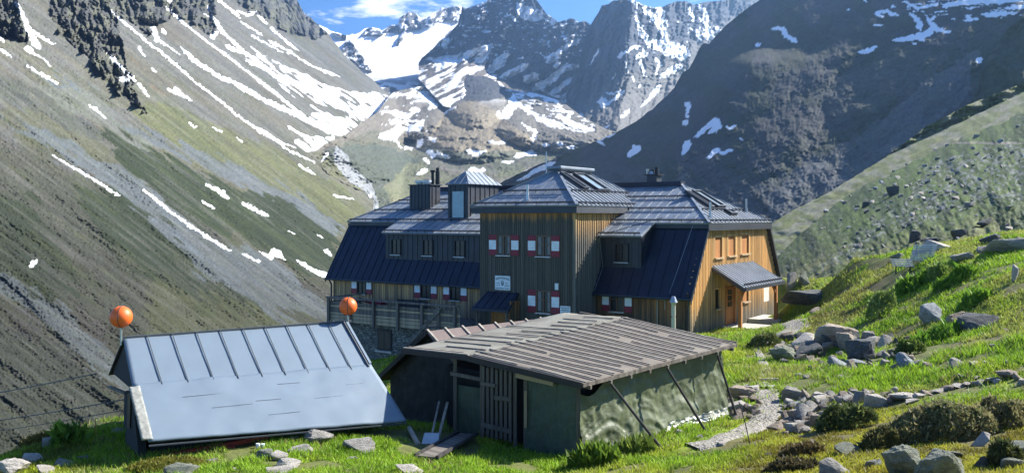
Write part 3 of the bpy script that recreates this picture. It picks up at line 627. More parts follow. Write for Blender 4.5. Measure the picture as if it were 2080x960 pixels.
# upper hipped roof
SL = .458
def up_z(y): return 5.9+SL*(y-2.0)
RX0, RX1 = -23.6, -3.46; YC = 6.75; ZR = up_z(YC)
e0 = 1.72; ez_ = up_z(e0)
EX1 = .42; EX0 = -L-.42
front = [(EX0, e0, ez_), (EX1, e0, ez_), (RX1, YC, ZR), (RX0, YC, ZR)]
right = [(EX1, e0, ez_), (EX1, 2*YC-e0, ez_), (RX1, YC, ZR)]
left = [(EX0, 2*YC-e0, ez_), (EX0, e0, ez_), (RX0, YC, ZR)]
back = [(EX1, 2*YC-e0, ez_), (EX0, 2*YC-e0, ez_), (RX0, YC, ZR), (RX1, YC, ZR)]
ru = MB()
for p, al in ((front, (1, 0, 0)), (right, (0, 1, 0)), (left, (0, -1, 0)), (back, (-1, 0, 0))):
    ru.slab(p, .1); ribs(ru, p, al, .60 if al[0] else .52, .018 if al[0] else .04, .02 if al[0] else .05)
ru.bar((EX1, e0, ez_+.02), (RX1, YC, ZR+.03), .14, .07); ru.bar((EX0, e0, ez_+.02), (RX0, YC, ZR+.03), .14, .07); ru.bar((EX1, 2*YC-e0, ez_+.02), (RX1, YC, ZR+.03), .14, .07)
ru.build('upper_roof', ROOF, hut)
MB().box(RX0, RX1+.1, YC-.32, YC+.32, ZR-.12, ZR+.16).build('ridge_cap', ROOFD, hut)
fb = MB(); fb.box(.3, .38, e0+.05, 2*YC-e0-.05, ez_-.42, ez_-.07); fb.box(EX0+.05, EX1-.04, e0+.02, e0+.1, ez_-.3, ez_-.11); fb.box(-.02, .31, e0+.12, 2*YC-e0-.1, ez_-.30, ez_-.26); fb.build('fascia', TRIM, hut)
sg = MB(); rails(sg, front, (1, 0, 0), [.12, 1.75, 3.45]); rails(sg, right, (0, 1, 0), [.12, 1.35]); sg.build('snow_guard', TRIM, hut)
# long dormer with three windows on the left, small dormer on the right
dz = up_z(.2)
def dormer(x0, x1, wins, cheek_right):
    p = [(x0-.15, .16, up_z(.16)+.012), (x1+.15, .16, up_z(.16)+.012), (x1+.15, 1.8, up_z(1.8)+.012), (x0-.15, 1.8, up_z(1.8)+.012)]
    mb = MB(); mb.slab(p, .09); ribs(mb, p, (1, 0, 0), .60, .018, .02, start=.35); mb.build('dormer_roof', ROOF, hut)
    g = MB(); rails(g, p, (1, 0, 0), [.1]); g.build('snow_guard', TRIM, hut)
    w = [(x0, .5, 3.1), (x1, .5, 3.1), (x1, .5, dz-.02), (x0, .5, dz-.02)]
    m2 = MB(); m2.slab(w, .1); ribs(m2, w, (1, 0, 0), .42, .03, .03, [(a-.4-x0, a+.4-x0, 3.62-3.1, 4.62-3.1) for a in wins])
    for xx in (x0, x1):
        m2.slab([(xx, .5, 3.1), (xx, 2.3, 5.8), (xx, 1.9, up_z(1.9)-.05), (xx, .5, dz-.03)], .06)
    m2.box(x0-.1, x1+.1, .2, .26, dz-.15, dz-.04)
    m2.build('dormer_wall', TRIM, hut)
    for a in wins: window(a, .5, 3.66, 4.58, .72, shutters=False, name='dormer_window', frame=M_BLACK)
def window(x, y, z0, z1, wdt, shutters=True, name='window', frame=None, curtain=False, sw=.5):
    """a window in a wall that faces -y: frame, pane, mullions, sill, curtain and its two shutters"""
    h = z1-z0; x0, x1 = x-wdt/2, x+wdt/2; fr = MB(); t = .06; y0 = y-.085
    fr.box(x0-t, x0, y0, y+.03, z0-t, z1+t); fr.box(x1, x1+t, y0, y+.03, z0-t, z1+t); fr.box(x0, x1, y0, y+.03, z1, z1+t); fr.box(x0, x1, y0, y+.03, z0-t, z0)
    fr.box(x-.025, x+.025, y-.05, y-.01, z0, z1); fr.box(x0, x-.025, y-.045, y-.012, z0+h*.55, z0+h*.55+.03); fr.box(x+.025, x1, y-.045, y-.012, z0+h*.55, z0+h*.55+.03)
    win = fr.build(name, frame or M_FRAME, hut)
    MB().box(x0, x1, y-.008, y+.01, z0, z1).build('pane', M_GLASS, win)
    if curtain: MB().box(x0+.02, x0+.24, y-.011, y-.0085, z0+.05, z1-.02).box(x1-.2, x1-.02, y-.011, y-.0085, z0+.05, z1-.02).build('curtain', M_CURT, win)
    MB().box(x0-.08, x1+.08, y-.17, y-.02, z0-t-.04, z0-t).build('sill', M_SILL, win)
    if shutters:
        for sgn in (-1, 1):
            c = x+sgn*(wdt/2+t+.02+sw/2); a, b = c-sw/2, c+sw/2; lo, hi = z0-.06, z1+.06; q = hi-lo
            sh = MB().box(a, b, y-.075, y-.035, lo, lo+q*.28).box(a, b, y-.075, y-.035, lo+q*.74, hi).box(a, b, y-.068, y-.04, lo+q*.28, lo+q*.74).build('shutter', M_RED, win)
            MB().box(a+.02, b-.02, y-.078, y-.069, lo+q*.285, lo+q*.735).build('white_panel', M_WHITE, sh)
    return win
dormer(-21.8, -12.0, (-20.9, -18.15, -15.55), True)
dormer(-5.45, -2.95, (-4.15,), True)
for x, a, b in FRONT_WIN: window(x, 0, a, b, .78, sw=.46, name='front_window', frame=M_FRAME)
for x, a, b in WING_WIN: window(x, 0, a, b, .72, sw=.50, name='wing_window', frame=M_BLACK)
# tower
TX0, TX1, TY = -11.93, -5.54, -2.2; TZ = 6.62
tw = [(TX0, TY, -3.2), (TX1, TY, -3.2), (TX1, TY, TZ), (TX0, TY, TZ)]
TW = [(-10.2, 3.98, 5.02), (-7.52, 3.98, 5.02), (-7.52, .9, 2.02)]
board_wall('tower_wall', tw, (1, 0, 0), W_TOWER, hut, [(x-.5-TX0, x+.5-TX0, a+3.2-.08, b+3.2+.08) for x, a, b in TW], sp=.145, batten=.05)
board_wall('tower_side_wall', [(TX1, TY+.001, -3.2), (TX1, 6.5, -3.2), (TX1, 6.5, TZ), (TX1, TY+.001, TZ)], (0, 1, 0), W_SIDE, hut, sp=.2, batten=.07, proud=.045)
board_wall('tower_side_wall', [(TX0, 6.5, -3.2), (TX0, TY+.001, -3.2), (TX0, TY+.001, TZ), (TX0, 6.5, TZ)], (0, -1, 0), W_SIDE, hut, sp=.3)
MB().box(TX1-.05, TX1+.09, TY-.09, TY+.06, -3.0, TZ).build('corner_board', W_SIDE, hut)
for x, a, b in TW: window(x, TY, a, b, .86, sw=.53, name='tower_window', frame=M_FRAME, curtain=True)
T0, T1, T2, T3 = -12.32, -5.18, -2.62, 7.6; te = 6.72; RXm = -8.75; ra, rb = 1.08, 4.35; tr = 8.85
tf = [(T0, T2, te), (T1, T2, te), (RXm, ra, tr)]; trr = [(T1, T2, te), (T1, T3, te), (RXm, rb, tr), (RXm, ra, tr)]
tl = [(T0, T3, te), (T0, T2, te), (RXm, ra, tr), (RXm, rb, tr)]; tb = [(T1, T3, te), (T0, T3, te), (RXm, rb, tr)]
tm = MB()
for p, al, hs in ((tf, (1, 0, 0), ()), (trr, (0, 1, 0), ()), (tl, (0, -1, 0), ()), (tb, (-1, 0, 0), ())):
    tm.slab(p, .1); ribs(tm, p, al, .58 if al[0] else .46, .03 if al[0] else .05, .012 if al[0] else .055)
for q in ((T1, T2), (T0, T2)): tm.bar((q[0], q[1], te+.02), (RXm, ra, tr+.02), .15, .08)
tm.bar((T1, T3, te+.02), (RXm, rb, tr+.02), .15, .08)
tm.build('tower_roof', ROOF, hut)
MB().box(RXm-.4, RXm+.4, ra-.3, rb+.2, tr-.05, tr+.02).box(RXm-.5, RXm+.5, ra-.4, rb+.3, tr+.02, tr+.2).build('ridge_vent', ROOF, hut, bevel=.05)
MB().box(T0+.03, T1-.03, T2+.03, T3-.03, te-.42, te-.101).build('tower_fascia', TRIM, hut)
g = MB(); rails(g, tf, (1, 0, 0), [.12, 1.55]); rails(g, trr, (0, 1, 0), [.12, 1.5]); g.build('snow_guard', TRIM, hut)
def onp(poly, along, a, b, h=0.0):
    p, n, u, v, o, P2 = frame_of(poly, along); return o+u*a+v*b+n*h, n, u, v
def skylight(poly, along, a, b, wa, wb):
    c, n, u, v = onp(poly, along, a, b)
    fr = MB(); P = lambda i, j, h: c+u*i+v*j+n*h
    def bx(i0, i1, j0, j1, h0, h1): fr.hexa([P(i0, j0, h0), P(i1, j0, h0), P(i1, j1, h0), P(i0, j1, h0), P(i0, j0, h1), P(i1, j0, h1), P(i1, j1, h1), P(i0, j1, h1)])
    bx(-wa/2, wa/2, -wb/2, -wb/2+.1, 0, .22); bx(-wa/2, wa/2, wb/2-.1, wb/2, 0, .22); bx(-wa/2, -wa/2+.1, -wb/2+.1, wb/2-.1, 0, .22); bx(wa/2-.1, wa/2, -wb/2+.1, wb/2-.1, 0, .22)
    s = fr.build('skylight', TRIM, hut)
    fr = MB(); c0 = c; bx2 = [P(-wa/2+.1, -wb/2+.1, .12), P(wa/2-.1, -wb/2+.1, .12), P(wa/2-.1, wb/2-.1, .12), P(-wa/2+.1, wb/2-.1, .12)]
    MB().slab(bx2, .03).build('pane', M_SKYGL, s)
skylight(trr, (0, 1, 0), 5.2, 2.55, 1.3, 2.0); skylight(trr, (0, 1, 0), 3.3, 2.6, .5, 1.9)
skylight(right, (0, 1, 0), 4.9, 2.5, 1.2, 1.9); skylight(right, (0, 1, 0), 3.35, 2.4, .5, 1.9); skylight(right, (0, 1, 0), 5.1, 1.0, 1.0, .5)
def vent(poly, along, a, b, h, r=.06):
    c, n, u, v = onp(poly, along, a, b)
    MB().tube(c-Vector((0, 0, .1)), c+Vector((0, 0, h*.35)), r*1.7, r*1.3).tube(c+Vector((0, 0, h*.35)), c+Vector((0, 0, h)), r).build('vent_pipe', M_STEEL, hut)
vent(tf, (1, 0, 0), 3.55, .75, .8); vent(right, (0, 1, 0), 1.25, .55, .85); vent(right, (0, 1, 0), 8.1, 1.15, .85)
# chimney block
def clad_box(name, x0, x1, y0, y1, z0, z1, sp=.32):
    mb = MB(); mb.box(x0, x1, y0, y1, z0, z1)
    ribs(mb, [(x0, y0, z0), (x1, y0, z0), (x1, y0, z1), (x0, y0, z1)], (1, 0, 0), sp, .03, .03)
    ribs(mb, [(x1, y0, z0), (x1, y1, z0), (x1, y1, z1), (x1, y0, z1)], (0, 1, 0), sp*1.3, .04, .04); return mb.build(name, TRIM if name == 'chimney' else TRIM, hut)
ch = clad_box('chimney', -22.6, -20.7, 3.7, 4.75, 6.3, 8.28)
MB().box(-22.68, -20.6, 3.62, 4.85, 8.28, 8.34).build('chimney_cap', TRIM, ch)
bw = MB()
for cx in (-21.9, -21.28): bw.tube((cx, 4.0, 8.34), (cx, 4.0, 8.50), .20, .34, 16); bw.tube((cx, 4.0, 8.50), (cx, 4.0, 8.62), .34, .36, 16)
bw.build('vent_bowl', M_WHITE, ch)
MB().tube((-21.05, 4.35, 8.3), (-21.05, 4.35, 9.25), .10).tube((-21.05, 4.35, 9.2), (-21.05, 4.35, 9.34), .20, .14).build('flue', M_BLACK, ch)
MB().tube((-20.8, 4.6, 8.3), (-20.8, 4.6, 9.25), .15).tube((-20.8, 4.6, 9.25), (-20.8, 4.6, 9.5), .12).build('flue', M_BLACK, ch)
# stair turret with its small hipped roof
st_ = clad_box('stair_turret', -17.95, -16.27, 2.25, 5.55, 5.7, 8.2, .4)
A, B, Cc, Dd = (-18.1, 2.1), (-16.1, 2.1), (-16.1, 5.75), (-18.1, 5.75); m1 = (-17.1, 3.05, 9.1); m2 = (-17.1, 4.75, 9.1); q = 8.22
tm = MB(); pl = [[(*A, q), (*B, q), m1], [(*B, q), (*Cc, q), m2, m1], [(*Dd, q), (*A, q), m1, m2], [(*Cc, q), (*Dd, q), m2]]
for p, al in zip(pl, ((1, 0, 0), (0, 1, 0), (0, -1, 0), (-1, 0, 0))): tm.slab(p, .06); ribs(tm, p, al, .5, .03, .03)
tm.build('turret_roof', ROOF, st_)
MB().box(-17.55, -16.62, 2.215, 2.249, 6.05, 7.75).build('pane', M_FROST, st_)
# mast and the chimney behind the ridge
MB().tube((-13.6, 7.4, 7.9), (-13.6, 7.4, 10.5), .05, .035, 6).build('antenna_mast', M_STEEL, hut)
bc = MB().box(-6.6, -5.9, 8.4, 9.1, 7.2, 8.75).build('chimney', TRIM, hut)
MB().tube((-6.35, 8.7, 8.75), (-6.35, 8.7, 9.1), .13).tube((-6.05, 8.7, 8.75), (-6.05, 8.7, 9.25), .12).box(-6.75, -5.75, 8.3, 9.2, 8.75, 8.81).build('flue', M_BLACK, bc)
MB().tube((-6.6, 8.5, 8.81), (-6.6, 8.5, 9.15), .06, .1).tube((-6.3, 8.45, 8.81), (-6.3, 8.45, 9.0), .16, .08).build('vent_bowl', M_STEEL, bc)
# entrance canopy on the tower
cp = [(-11.55, TY-1.25, 1.02), (-9.0, TY-1.25, 1.02), (-9.2, TY-.03, 1.85), (-11.35, TY-.03, 1.85)]
mb = MB(); mb.slab(cp, .08); ribs(mb, cp, (1, 0, 0), .5, .025, .03); mb.box(-11.55, -9.0, TY-1.3, TY-1.22, .86, 1.0); cpo = mb.build('entrance_canopy', ROOFD, hut)
for cxx in (-11.34, -9.28): MB().box(cxx-.06, cxx+.06, TY-1.1, TY-.98, -1.7, .95).build('canopy_post', W_GREY, cpo)
de = MB().box(-10.9, -9.6, TY-.06, TY-.035, -1.5, .75).box(-11.05, -10.9, TY-.1, TY-.035, -1.5, .85).box(-9.6, -9.45, TY-.1, TY-.035, -1.5, .85).build('entrance_door', W_ORANGE, hut)
MB().box(-9.2, -9.1, TY-.9, TY-.05, -1.6, 1.45).build('windbreak', W_FRONT, hut)
# porch on the gable
pr = [(1.95, 2.85, 2.32), (1.95, 9.25, 2.32), (.06, 9.15, 3.42), (.06, 2.95, 3.42)]
mb = MB(); mb.slab(pr, .09); ribs(mb, pr, (0, 1, 0), .40, .045, .05); pro = mb.build('porch_roof', ROOF, hut)
g = MB(); rails(g, pr, (0, 1, 0), [.16], post=.4); g.build('snow_guard', TRIM, pro)
MB().box(1.95, 2.03, 2.85, 9.25, 2.14, 2.33).hexa([(.06, 2.86, 3.17), (.06, 2.92, 3.17), (1.95, 2.91, 2.06), (1.95, 2.85, 2.06), (.06, 2.86, 3.34), (.06, 2.92, 3.34), (1.95, 2.91, 2.25), (1.95, 2.85, 2.25)]).build('porch_fascia', TRIM, pro)
for y in (3.25, 9.0): MB().box(1.45, 1.63, y-.09, y+.09, -.15, 2.05).build('porch_post', W_ORANGE, pro)
MB().box(1.45, 1.63, 2.95, 9.15, 2.05, 2.24).bar((1.54, 3.3, 1.6), (1.54, 3.85, 2.1), .09).bar((1.54, 8.95, 1.6), (1.54, 8.4, 2.1), .09).build('porch_beam', W_ORANGE, pro)
MB().box(.1, 2.1, 4.3, 6.6, -.25, -.02).box(.1, 1.9, 8.3, 11.0, -.2, .05).build('porch_step', M_CONC, hut)
# gable openings
def gwin(y0, y1, z0, z1, boarded=True):
    fr = MB(); t = .09
    fr.box(.0, .10, y0-t, y0, z0-t, z1+t); fr.box(.0, .10, y1, y1+t, z0-t, z1+t); fr.box(0, .1, y0, y1, z1, z1+t)
    wv = fr.build('gable_window', W_GABLE, hut)
    MB().box(-.2, .012, y0, y1, z0, z1).build('pane', W_ORANGE if boarded else M_GLASS, wv)
    MB().box(.0, .2, y0-t, y1+t, z0-.1, z0-.02).build('sill', W_PALE, wv)
for a in GW: gwin(*a)
gwin(3.3, 3.95, 1.05, 2.1, False); gwin(7.45, 8.45, 1.1, 2.12)
d = MB().box(.0, .07, 4.9, 6.1, 0, 2.1).box(0, .12, 4.78, 4.9, 0, 2.2).box(0, .14, 6.1, 6.3, 0, 2.2).build('gable_door', W_ORANGE, hut)
pn = MB()
for i in range(2):
    for j in range(3): pn.box(.071, .085, 5.2+i*.34, 5.48+i*.34, 1.0+j*.34, 1.28+j*.34)
pn.build('pane', M_GLASS, d); MB().box(.072, .12, 5.0, 5.1, .95, 1.0).build('handle', M_STEEL, d)
# rain pipes
MB().path([(.1, -.44, 2.2), (.12, -.2, 1.75), (.02, -.1, 1.5), (.02, -.1, -.2)], .05).build('downpipe', TRIM, hut)
MB().path([(-L-.1, -.44, 1.95), (-L-.05, -.15, 1.5), (-L-.05, -.12, -1.6)], .055).build('downpipe', TRIM, hut)
MB().path([(-1.75, -.08, -.2), (-1.75, -.08, 2.0)], .03).path([(-1.75, -.1, 1.72), (-1.3, -.1, 1.72), (-1.3, -.1, 1.2)], .02).build('conduit', M_STEEL, hut)
MB().box(-6.75, -6.55, TY-.12, TY-.02, 2.15, 2.5).build('outside_lamp', M_WHITE, hut)
# lightning wires down the roofs
def wire(pts): MB().path(pts, .012, 5).build('lightning_wire', M_STEEL, hut)
wire([(-.5, 2.0, up_z(2)+.12), (-.9, -.4, 2.1)]); wire([(-5.3, .9, up_z(.9)+.1), (-5.35, .1, 4.9), (-5.3, .4, 3.3), (-5.4, -.4, 2.0)])
MB().bar((-2.6, 2.3, up_z(2.3)+.03), (-5.1, .35, up_z(.35)+.03), .02, .02).build('roof_edge_strip', TRIM, hut)
# stone basement and the terrace in front of the left wing
MB().box(-21.8, -13.2, -3.3, -.1, -3.6, -.45).build('basement_wall', M_STONE, hut)
bwn = MB().box(-18.9, -17.75, -3.36, -3.302, -2.0, -.75).build('basement_window', W_DARK, hut)
MB().box(-18.78, -18.37, -3.372, -3.361, -1.9, -.85).box(-18.28, -17.87, -3.372, -3.361, -1.9, -.85).build('pane', M_GLASS, bwn)
MB().box(-19.0, -17.65, -3.5, -3.30, -2.12, -2.02).build('sill', M_CONC, bwn)
ter = thing('wooden_terrace', 'grey plank terrace with boarded railing raised on the stone basement of the refuge', 'terrace', (HX, HYY, HZ), RZ)
tx0, tx1, ty = -22.65, -12.1, -3.85
MB().box(tx0, tx1, ty+.05, -.03, -.30, -.12).build('deck_floor', W_GREY, ter)
posts = [-22.6, -20.65, -18.7, -16.75, -14.85, -13.6, -12.4]
for x in posts: MB().box(x-.09, x+.09, ty-.13, ty+.0, -.62, 1.0).build('post', W_GREY, ter)
MB().box(tx0-.1, tx1, ty-.18, ty+.06, 1.0, 1.09).build('handrail', W_GREY, ter)
for z0, z1, m in ((.62, .80, W_GREY), (.44, .58, W_PALE), (.17, .41, W_GREY), (.0, .14, W_PALE), (-.22, -.03, W_PALE), (-.43, -.25, W_PALE)):
    MB().box(tx0, tx1, ty+.004, ty+.045, z0, z1).build('railing_board', m, ter)
MB().box(tx0, tx0+.04, ty, -1.0, -.4, .8).box(tx0-.08, tx0+.08, ty, -.5, 1.0, 1.07).build('side_railing', W_GREY, ter)
stp = MB(); stp.bar((-13.3, ty-.3, .9), (-15.6, ty-.5, -1.3), .09, .12).bar((-13.3, ty-.3, -.1), (-15.6, ty-.5, -2.3), .06, .22).bar((-12.5, ty-1.3, .9), (-14.8, ty-1.5, -1.3), .09, .12).bar((-12.5, ty-1.3, -.1), (-14.8, ty-1.5, -2.3), .06, .22)
for i in range(9): u = i/9; stp.box(-13.3-2.3*u-.25, -13.3-2.3*u+.05, ty-1.4, ty-.35, -.15-2.2*u, -.10-2.2*u)
stp.build('stair', W_GREY, ter)
MB().tube((-20.3, -1.4, .55), (-22.3, -1.6, .75), .25, .05).build('folded_awning', M_RED, ter)
tb_ = thing('wooden_bench', 'dark wooden bench standing on the terrace against the timber wall', 'bench', (HX, HYY, HZ), RZ)
MB().box(-19.9, -17.4, -1.0, -.5, .32, .38).build('seat', W_DARK, tb_); MB().box(-19.9, -17.4, -.5, -.44, .38, .82).build('backrest', W_DARK, tb_)
for x in (-19.7, -17.6): MB().box(x-.04, x+.04, -.98, -.52, -.12, .32).build('leg', W_DARK, tb_)
# ---------------------------------------------------------------- writing
def text(body, x, y, z, size, parent, bend=0, width=None):
    cu = bpy.data.curves.new('lettering', 'FONT'); cu.body = body; cu.size = size; cu.align_x = 'CENTER'; cu.align_y = 'CENTER'; cu.extrude = .002; cu.offset = size*.012
    o = bpy.data.objects.new('lettering', cu); C.objects.link(o)
    me = bpy.data.meshes.new_from_object(o.evaluated_get(bpy.context.evaluated_depsgraph_get())); me.name = 'lettering'
    C.objects.unlink(o); bpy.data.objects.remove(o); bpy.data.curves.remove(cu)
    xs = [v.co.x for v in me.vertices]; k = (width/(max(xs)-min(xs))) if width and xs else 1
    for v in me.vertices:
        X, Z = v.co.x*k, v.co.y; d = v.co.z
        if bend: Z += -bend*(X*X)
        v.co = (x+X, y-d, z+Z)
    me.materials.clear(); me.materials.append(M_INK)
    o = bpy.data.objects.new('lettering', me); C.objects.link(o); o.parent = parent; return o
sgn = thing('house_sign', 'white name board with arched lettering and a crest above the dark entrance canopy', 'sign', (HX, HYY, HZ), RZ)
SXc, SZc = -10.28, 2.37; ys = TY-.07
MB().box(SXc-.52, SXc+.52, ys, TY-.03, SZc-.40, SZc+.40).build('board', M_WHITE, sgn)
text('WESTFALENHAUS', SXc, ys-.003, SZc+.27, .17, sgn, bend=.42, width=.94)
text('2273 m', SXc, ys-.003, SZc+.12, .07, sgn); text('Sektion', SXc-.30, ys-.003, SZc-.02, .075, sgn); text('gegr. 1908', SXc-.30, ys-.003, SZc-.14, .06, sgn)
text('Ötztal', SXc+.31, ys-.003, SZc+.0, .065, sgn); text('Alpenverein', SXc+.31, ys-.003, SZc-.09, .055, sgn); text('MÜNSTER', SXc+.31, ys-.003, SZc-.18, .075, sgn)
text('Sektion Münster Westfalen', SXc, ys-.003, SZc-.31, .105, sgn, width=.94)
cr = MB(); cr.add([(SXc-.085, ys-.004, SZc+.055), (SXc+.085, ys-.004, SZc+.055), (SXc+.085, ys-.004, SZc-.09), (SXc, ys-.004, SZc-.18), (SXc-.085, ys-.004, SZc-.09)], [(0, 1, 2, 3, 4)]); cr.build('crest', M_INK, sgn)
MB().add([(SXc, ys-.006, SZc+.02), (SXc+.04, ys-.006, SZc-.03), (SXc, ys-.006, SZc-.10), (SXc-.04, ys-.006, SZc-.03)], [(0, 1, 2, 3)]).build('crest_star', M_WHITE, sgn)
s2 = thing('notice_sign', 'small pale sign with three dark lines beside the lowest tower window', 'sign', (HX, HYY, HZ), RZ)
MB().box(-6.44, -5.80, ys, TY-.03, .86, 1.30).build('board', M_WHITE, s2)
for i, tx in enumerate(('SELBSTBEDIENUNG', 'ÜBERNACHTUNG', 'GETRÄNKE')): text(tx, -6.12, ys-.003, 1.20-.12*i, .075, s2, width=.52-.04*i)
s3 = thing('white_notice', 'blank white panel fixed low on the orange gable beside the porch post', 'notice', (HX, HYY, HZ), RZ)
MB().box(.056, .08, 11.1, 12.05, .82, 1.75).build('board', M_WHITE, s3)
# ================================================================ THE MEADOW (one height field, fitted to levelled points)
_cp = [(0,985,19),(240,935,20.8),(500,960,19),(760,960,19.2),(1100,960,20),(1100,925,22.5),(1400,905,21.5),(1400,960,18.5),(1700,960,16),(2060,960,14),(1550,830,26),(1600,655,47),(1399,678,46),(1480,760,32),(1700,725,36),
 (1950,672,32),(2070,560,35),(2070,690,26.5),(2070,782,22.3),(1870,527,44),(1700,562,52),(1620,602,53),(1760,640,41),(1900,850,20),(1600,872,23.5),(830,862,25),(600,885,22.5),(870,870,27),(1250,880,24),(1000,895,23.5),(300,925,21),
 (1590,566,60),(1730,531,53),(1830,513,50),(1940,491,48.5),(2080,469,47),(2080,500,42),(200,852,25),(130,885,24),(60,905,23.5),(0,925,23),(700,855,27),(480,850,27.5),(1790,900,18),(2070,850,18.5)]
_pts = [tuple(at(np.float64(a), np.float64(b), c)) for a, b, c in _cp]
_pts += [(0,0,-1.7),(-9,0,-2.6),(9,0,-1.0),(0,9,-3.6),(-9,10,-4.4),(8,9,-2.6),(-20,8,-6),(20,8,-.6),(26,22,-1.6),(34,36,.6),(40,50,0),
 (-22,26,-13),(-16,30,-10.5),(-10,34,-9.4),(-34,30,-22),(-26,16,-10),(-18,42,-15),(-13,58,-10.5),(-26,66,-22),(-6,40,-8.2),(-4,47,-7.7),(-12,48,-9.6),(2,34,-6.5),(1,44,-7.3),(6,40,-6.2),(5,30,-5.9),(-3,31,-7.2),(14,55,-6.0),(8,64,-7.0),(-4,74,-12),(0,100,-22),(-30,100,-40),
 (19,74,-8),(30,70,-6),(42,62,-4),(40,100,-10),(20,110,-14),(-9,22.5,-5.6),(-4,25,-5.75),(0,27,-6.05),(4,28.5,-5.85),(60,60,2),(60,20,2),(-45,60,-34),(-45,10,-22)]
for s_, t_, z_ in ((.5,1,-6.18),(.8,5,-6.2),(1.0,9,-6.2),(1.2,12,-6.2),(3,5,-6.15),(3.2,9,-6.1),(3.5,13,-5.9),(-1,-1.5,-6.2),(-3,-3,-6.3),(-.5,14.5,-6.3)): _pts.append((9.17+.817*s_+.576*t_, 46-.576*s_+.817*t_, z_))
_pts = [p for p in _pts if not (abs(p[0]-14) < .1 and abs(p[1]-55) < .1)]
_A = np.array(_pts); _n = len(_A)
def _tps():
    d = np.hypot(_A[:, None, 0]-_A[None, :, 0], _A[:, None, 1]-_A[None, :, 1])
    K = np.zeros((_n+3, _n+3)); K[:_n, :_n] = -d+np.eye(_n)*-.15; K[:_n, _n] = 1; K[:_n, _n+1:] = _A[:, :2]; K[_n, :_n] = 1; K[_n+1:, :_n] = _A[:, :2].T
    return np.linalg.solve(K, np.concatenate([_A[:, 2], np.zeros(3)]))
_w = _tps()
def H0(X, Y):
    X = np.asarray(X, float); Y = np.asarray(Y, float); z = _w[_n]+_w[_n+1]*X+_w[_n+2]*Y
    for i in range(_n): z = z-_w[i]*np.hypot(X-_A[i, 0], Y-_A[i, 1])
    return z
def H(X, Y):
    X = np.asarray(X, float); Y = np.asarray(Y, float); z = H0(X, Y)
    z = z+(fbm(X/3.1, Y/3.1, 201, 4)-.5)*.20+(fbm(X/.8, Y/.8, 203, 3)-.5)*.10
    return z
def hit(px, py, dmin=8, dmax=75):
    Ds = np.geomspace(dmin, dmax, 500); x = (px-CX)/F*Ds; z = (HY-py)/F*Ds; d = z-H(x, Ds)
    i = int(np.argmax(d < 0)) if (d < 0).any() else len(Ds)-1
    return x[i], Ds[i], float(H(x[i], Ds[i]))
def proj(X, Y, Z): Yc = np.maximum(Y, .5); return CX+F*X/Yc, HY-F*Z/Yc
def turf(X, Y, Z):
    """soil and grass colour by place"""
    px, py = proj(X, Y, Z); c = rgba(X, (.26, .40, .028))
    n = fbm(X/2.2, Y/2.2, 211, 4); n2 = fbm(X/.7, Y/.7, 213, 3); n3 = fbm(X/5, Y/5, 215, 3)
    c = blend(c, sst(n, .45, .65), (.40, .45, .045), .8); c = blend(c, sst(n2, .5, .7), (.12, .23, .015), .55)
    right = sst(px+.9*(py-840)+(n-.5)*300, 1420, 1640)*sst(py, 790, 860)
    c = blend(c, right, (.36, .33, .035), .85); c = blend(c, right*sst(n2, .5, .62), (.12, .085, .02), .6)
    yl = sst(px+(n3-.5)*200, 1480, 1540)*(1-sst(py, 800, 840))*sst(n, .48, .62); c = blend(c, yl, (.30, .33, .07), .7)
    c = blend(c, streak(px, py, [(1640,690),(1700,630),(1780,590),(1840,560)], 60, 40)*sst(n2, .4, .6), (.17, .13, .05), .6)
    shade = sst(-(px-250), 0, 120)*sst(py, 860, 900)*sst(n2, .5, .6); c = blend(c, shade, (.12, .09, .02), .6)  # brown mottling of the turf at the lower left
    c = blend(c, sst(fbm(X/1.3, Y/1.3, 219, 4), .61, .66), (.16, .13, .07), .7)
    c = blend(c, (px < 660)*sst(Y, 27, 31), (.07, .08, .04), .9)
    return c, right
TURF = ground_mat('meadow_turf', 9, .30, .5, .04)
xa = np.concatenate([np.linspace(-1.3, -.62, 30), np.linspace(-.61, .61, 720), np.linspace(.62, 1.2, 30)]); ya = np.concatenate([np.geomspace(1.2, 12, 40), np.geomspace(12.1, 62, 520), np.geomspace(62.5, 125, 60)])
Yg, Tg = np.meshgrid(ya, xa, indexing='ij'); Xg = Tg*Yg; Zg = H(Xg, Yg)
house_d = None
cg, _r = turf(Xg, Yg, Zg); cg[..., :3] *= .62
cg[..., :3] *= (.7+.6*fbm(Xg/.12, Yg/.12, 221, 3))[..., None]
grid_mesh('meadow', np.stack([Xg, Yg, Zg], -1), cg, TURF)
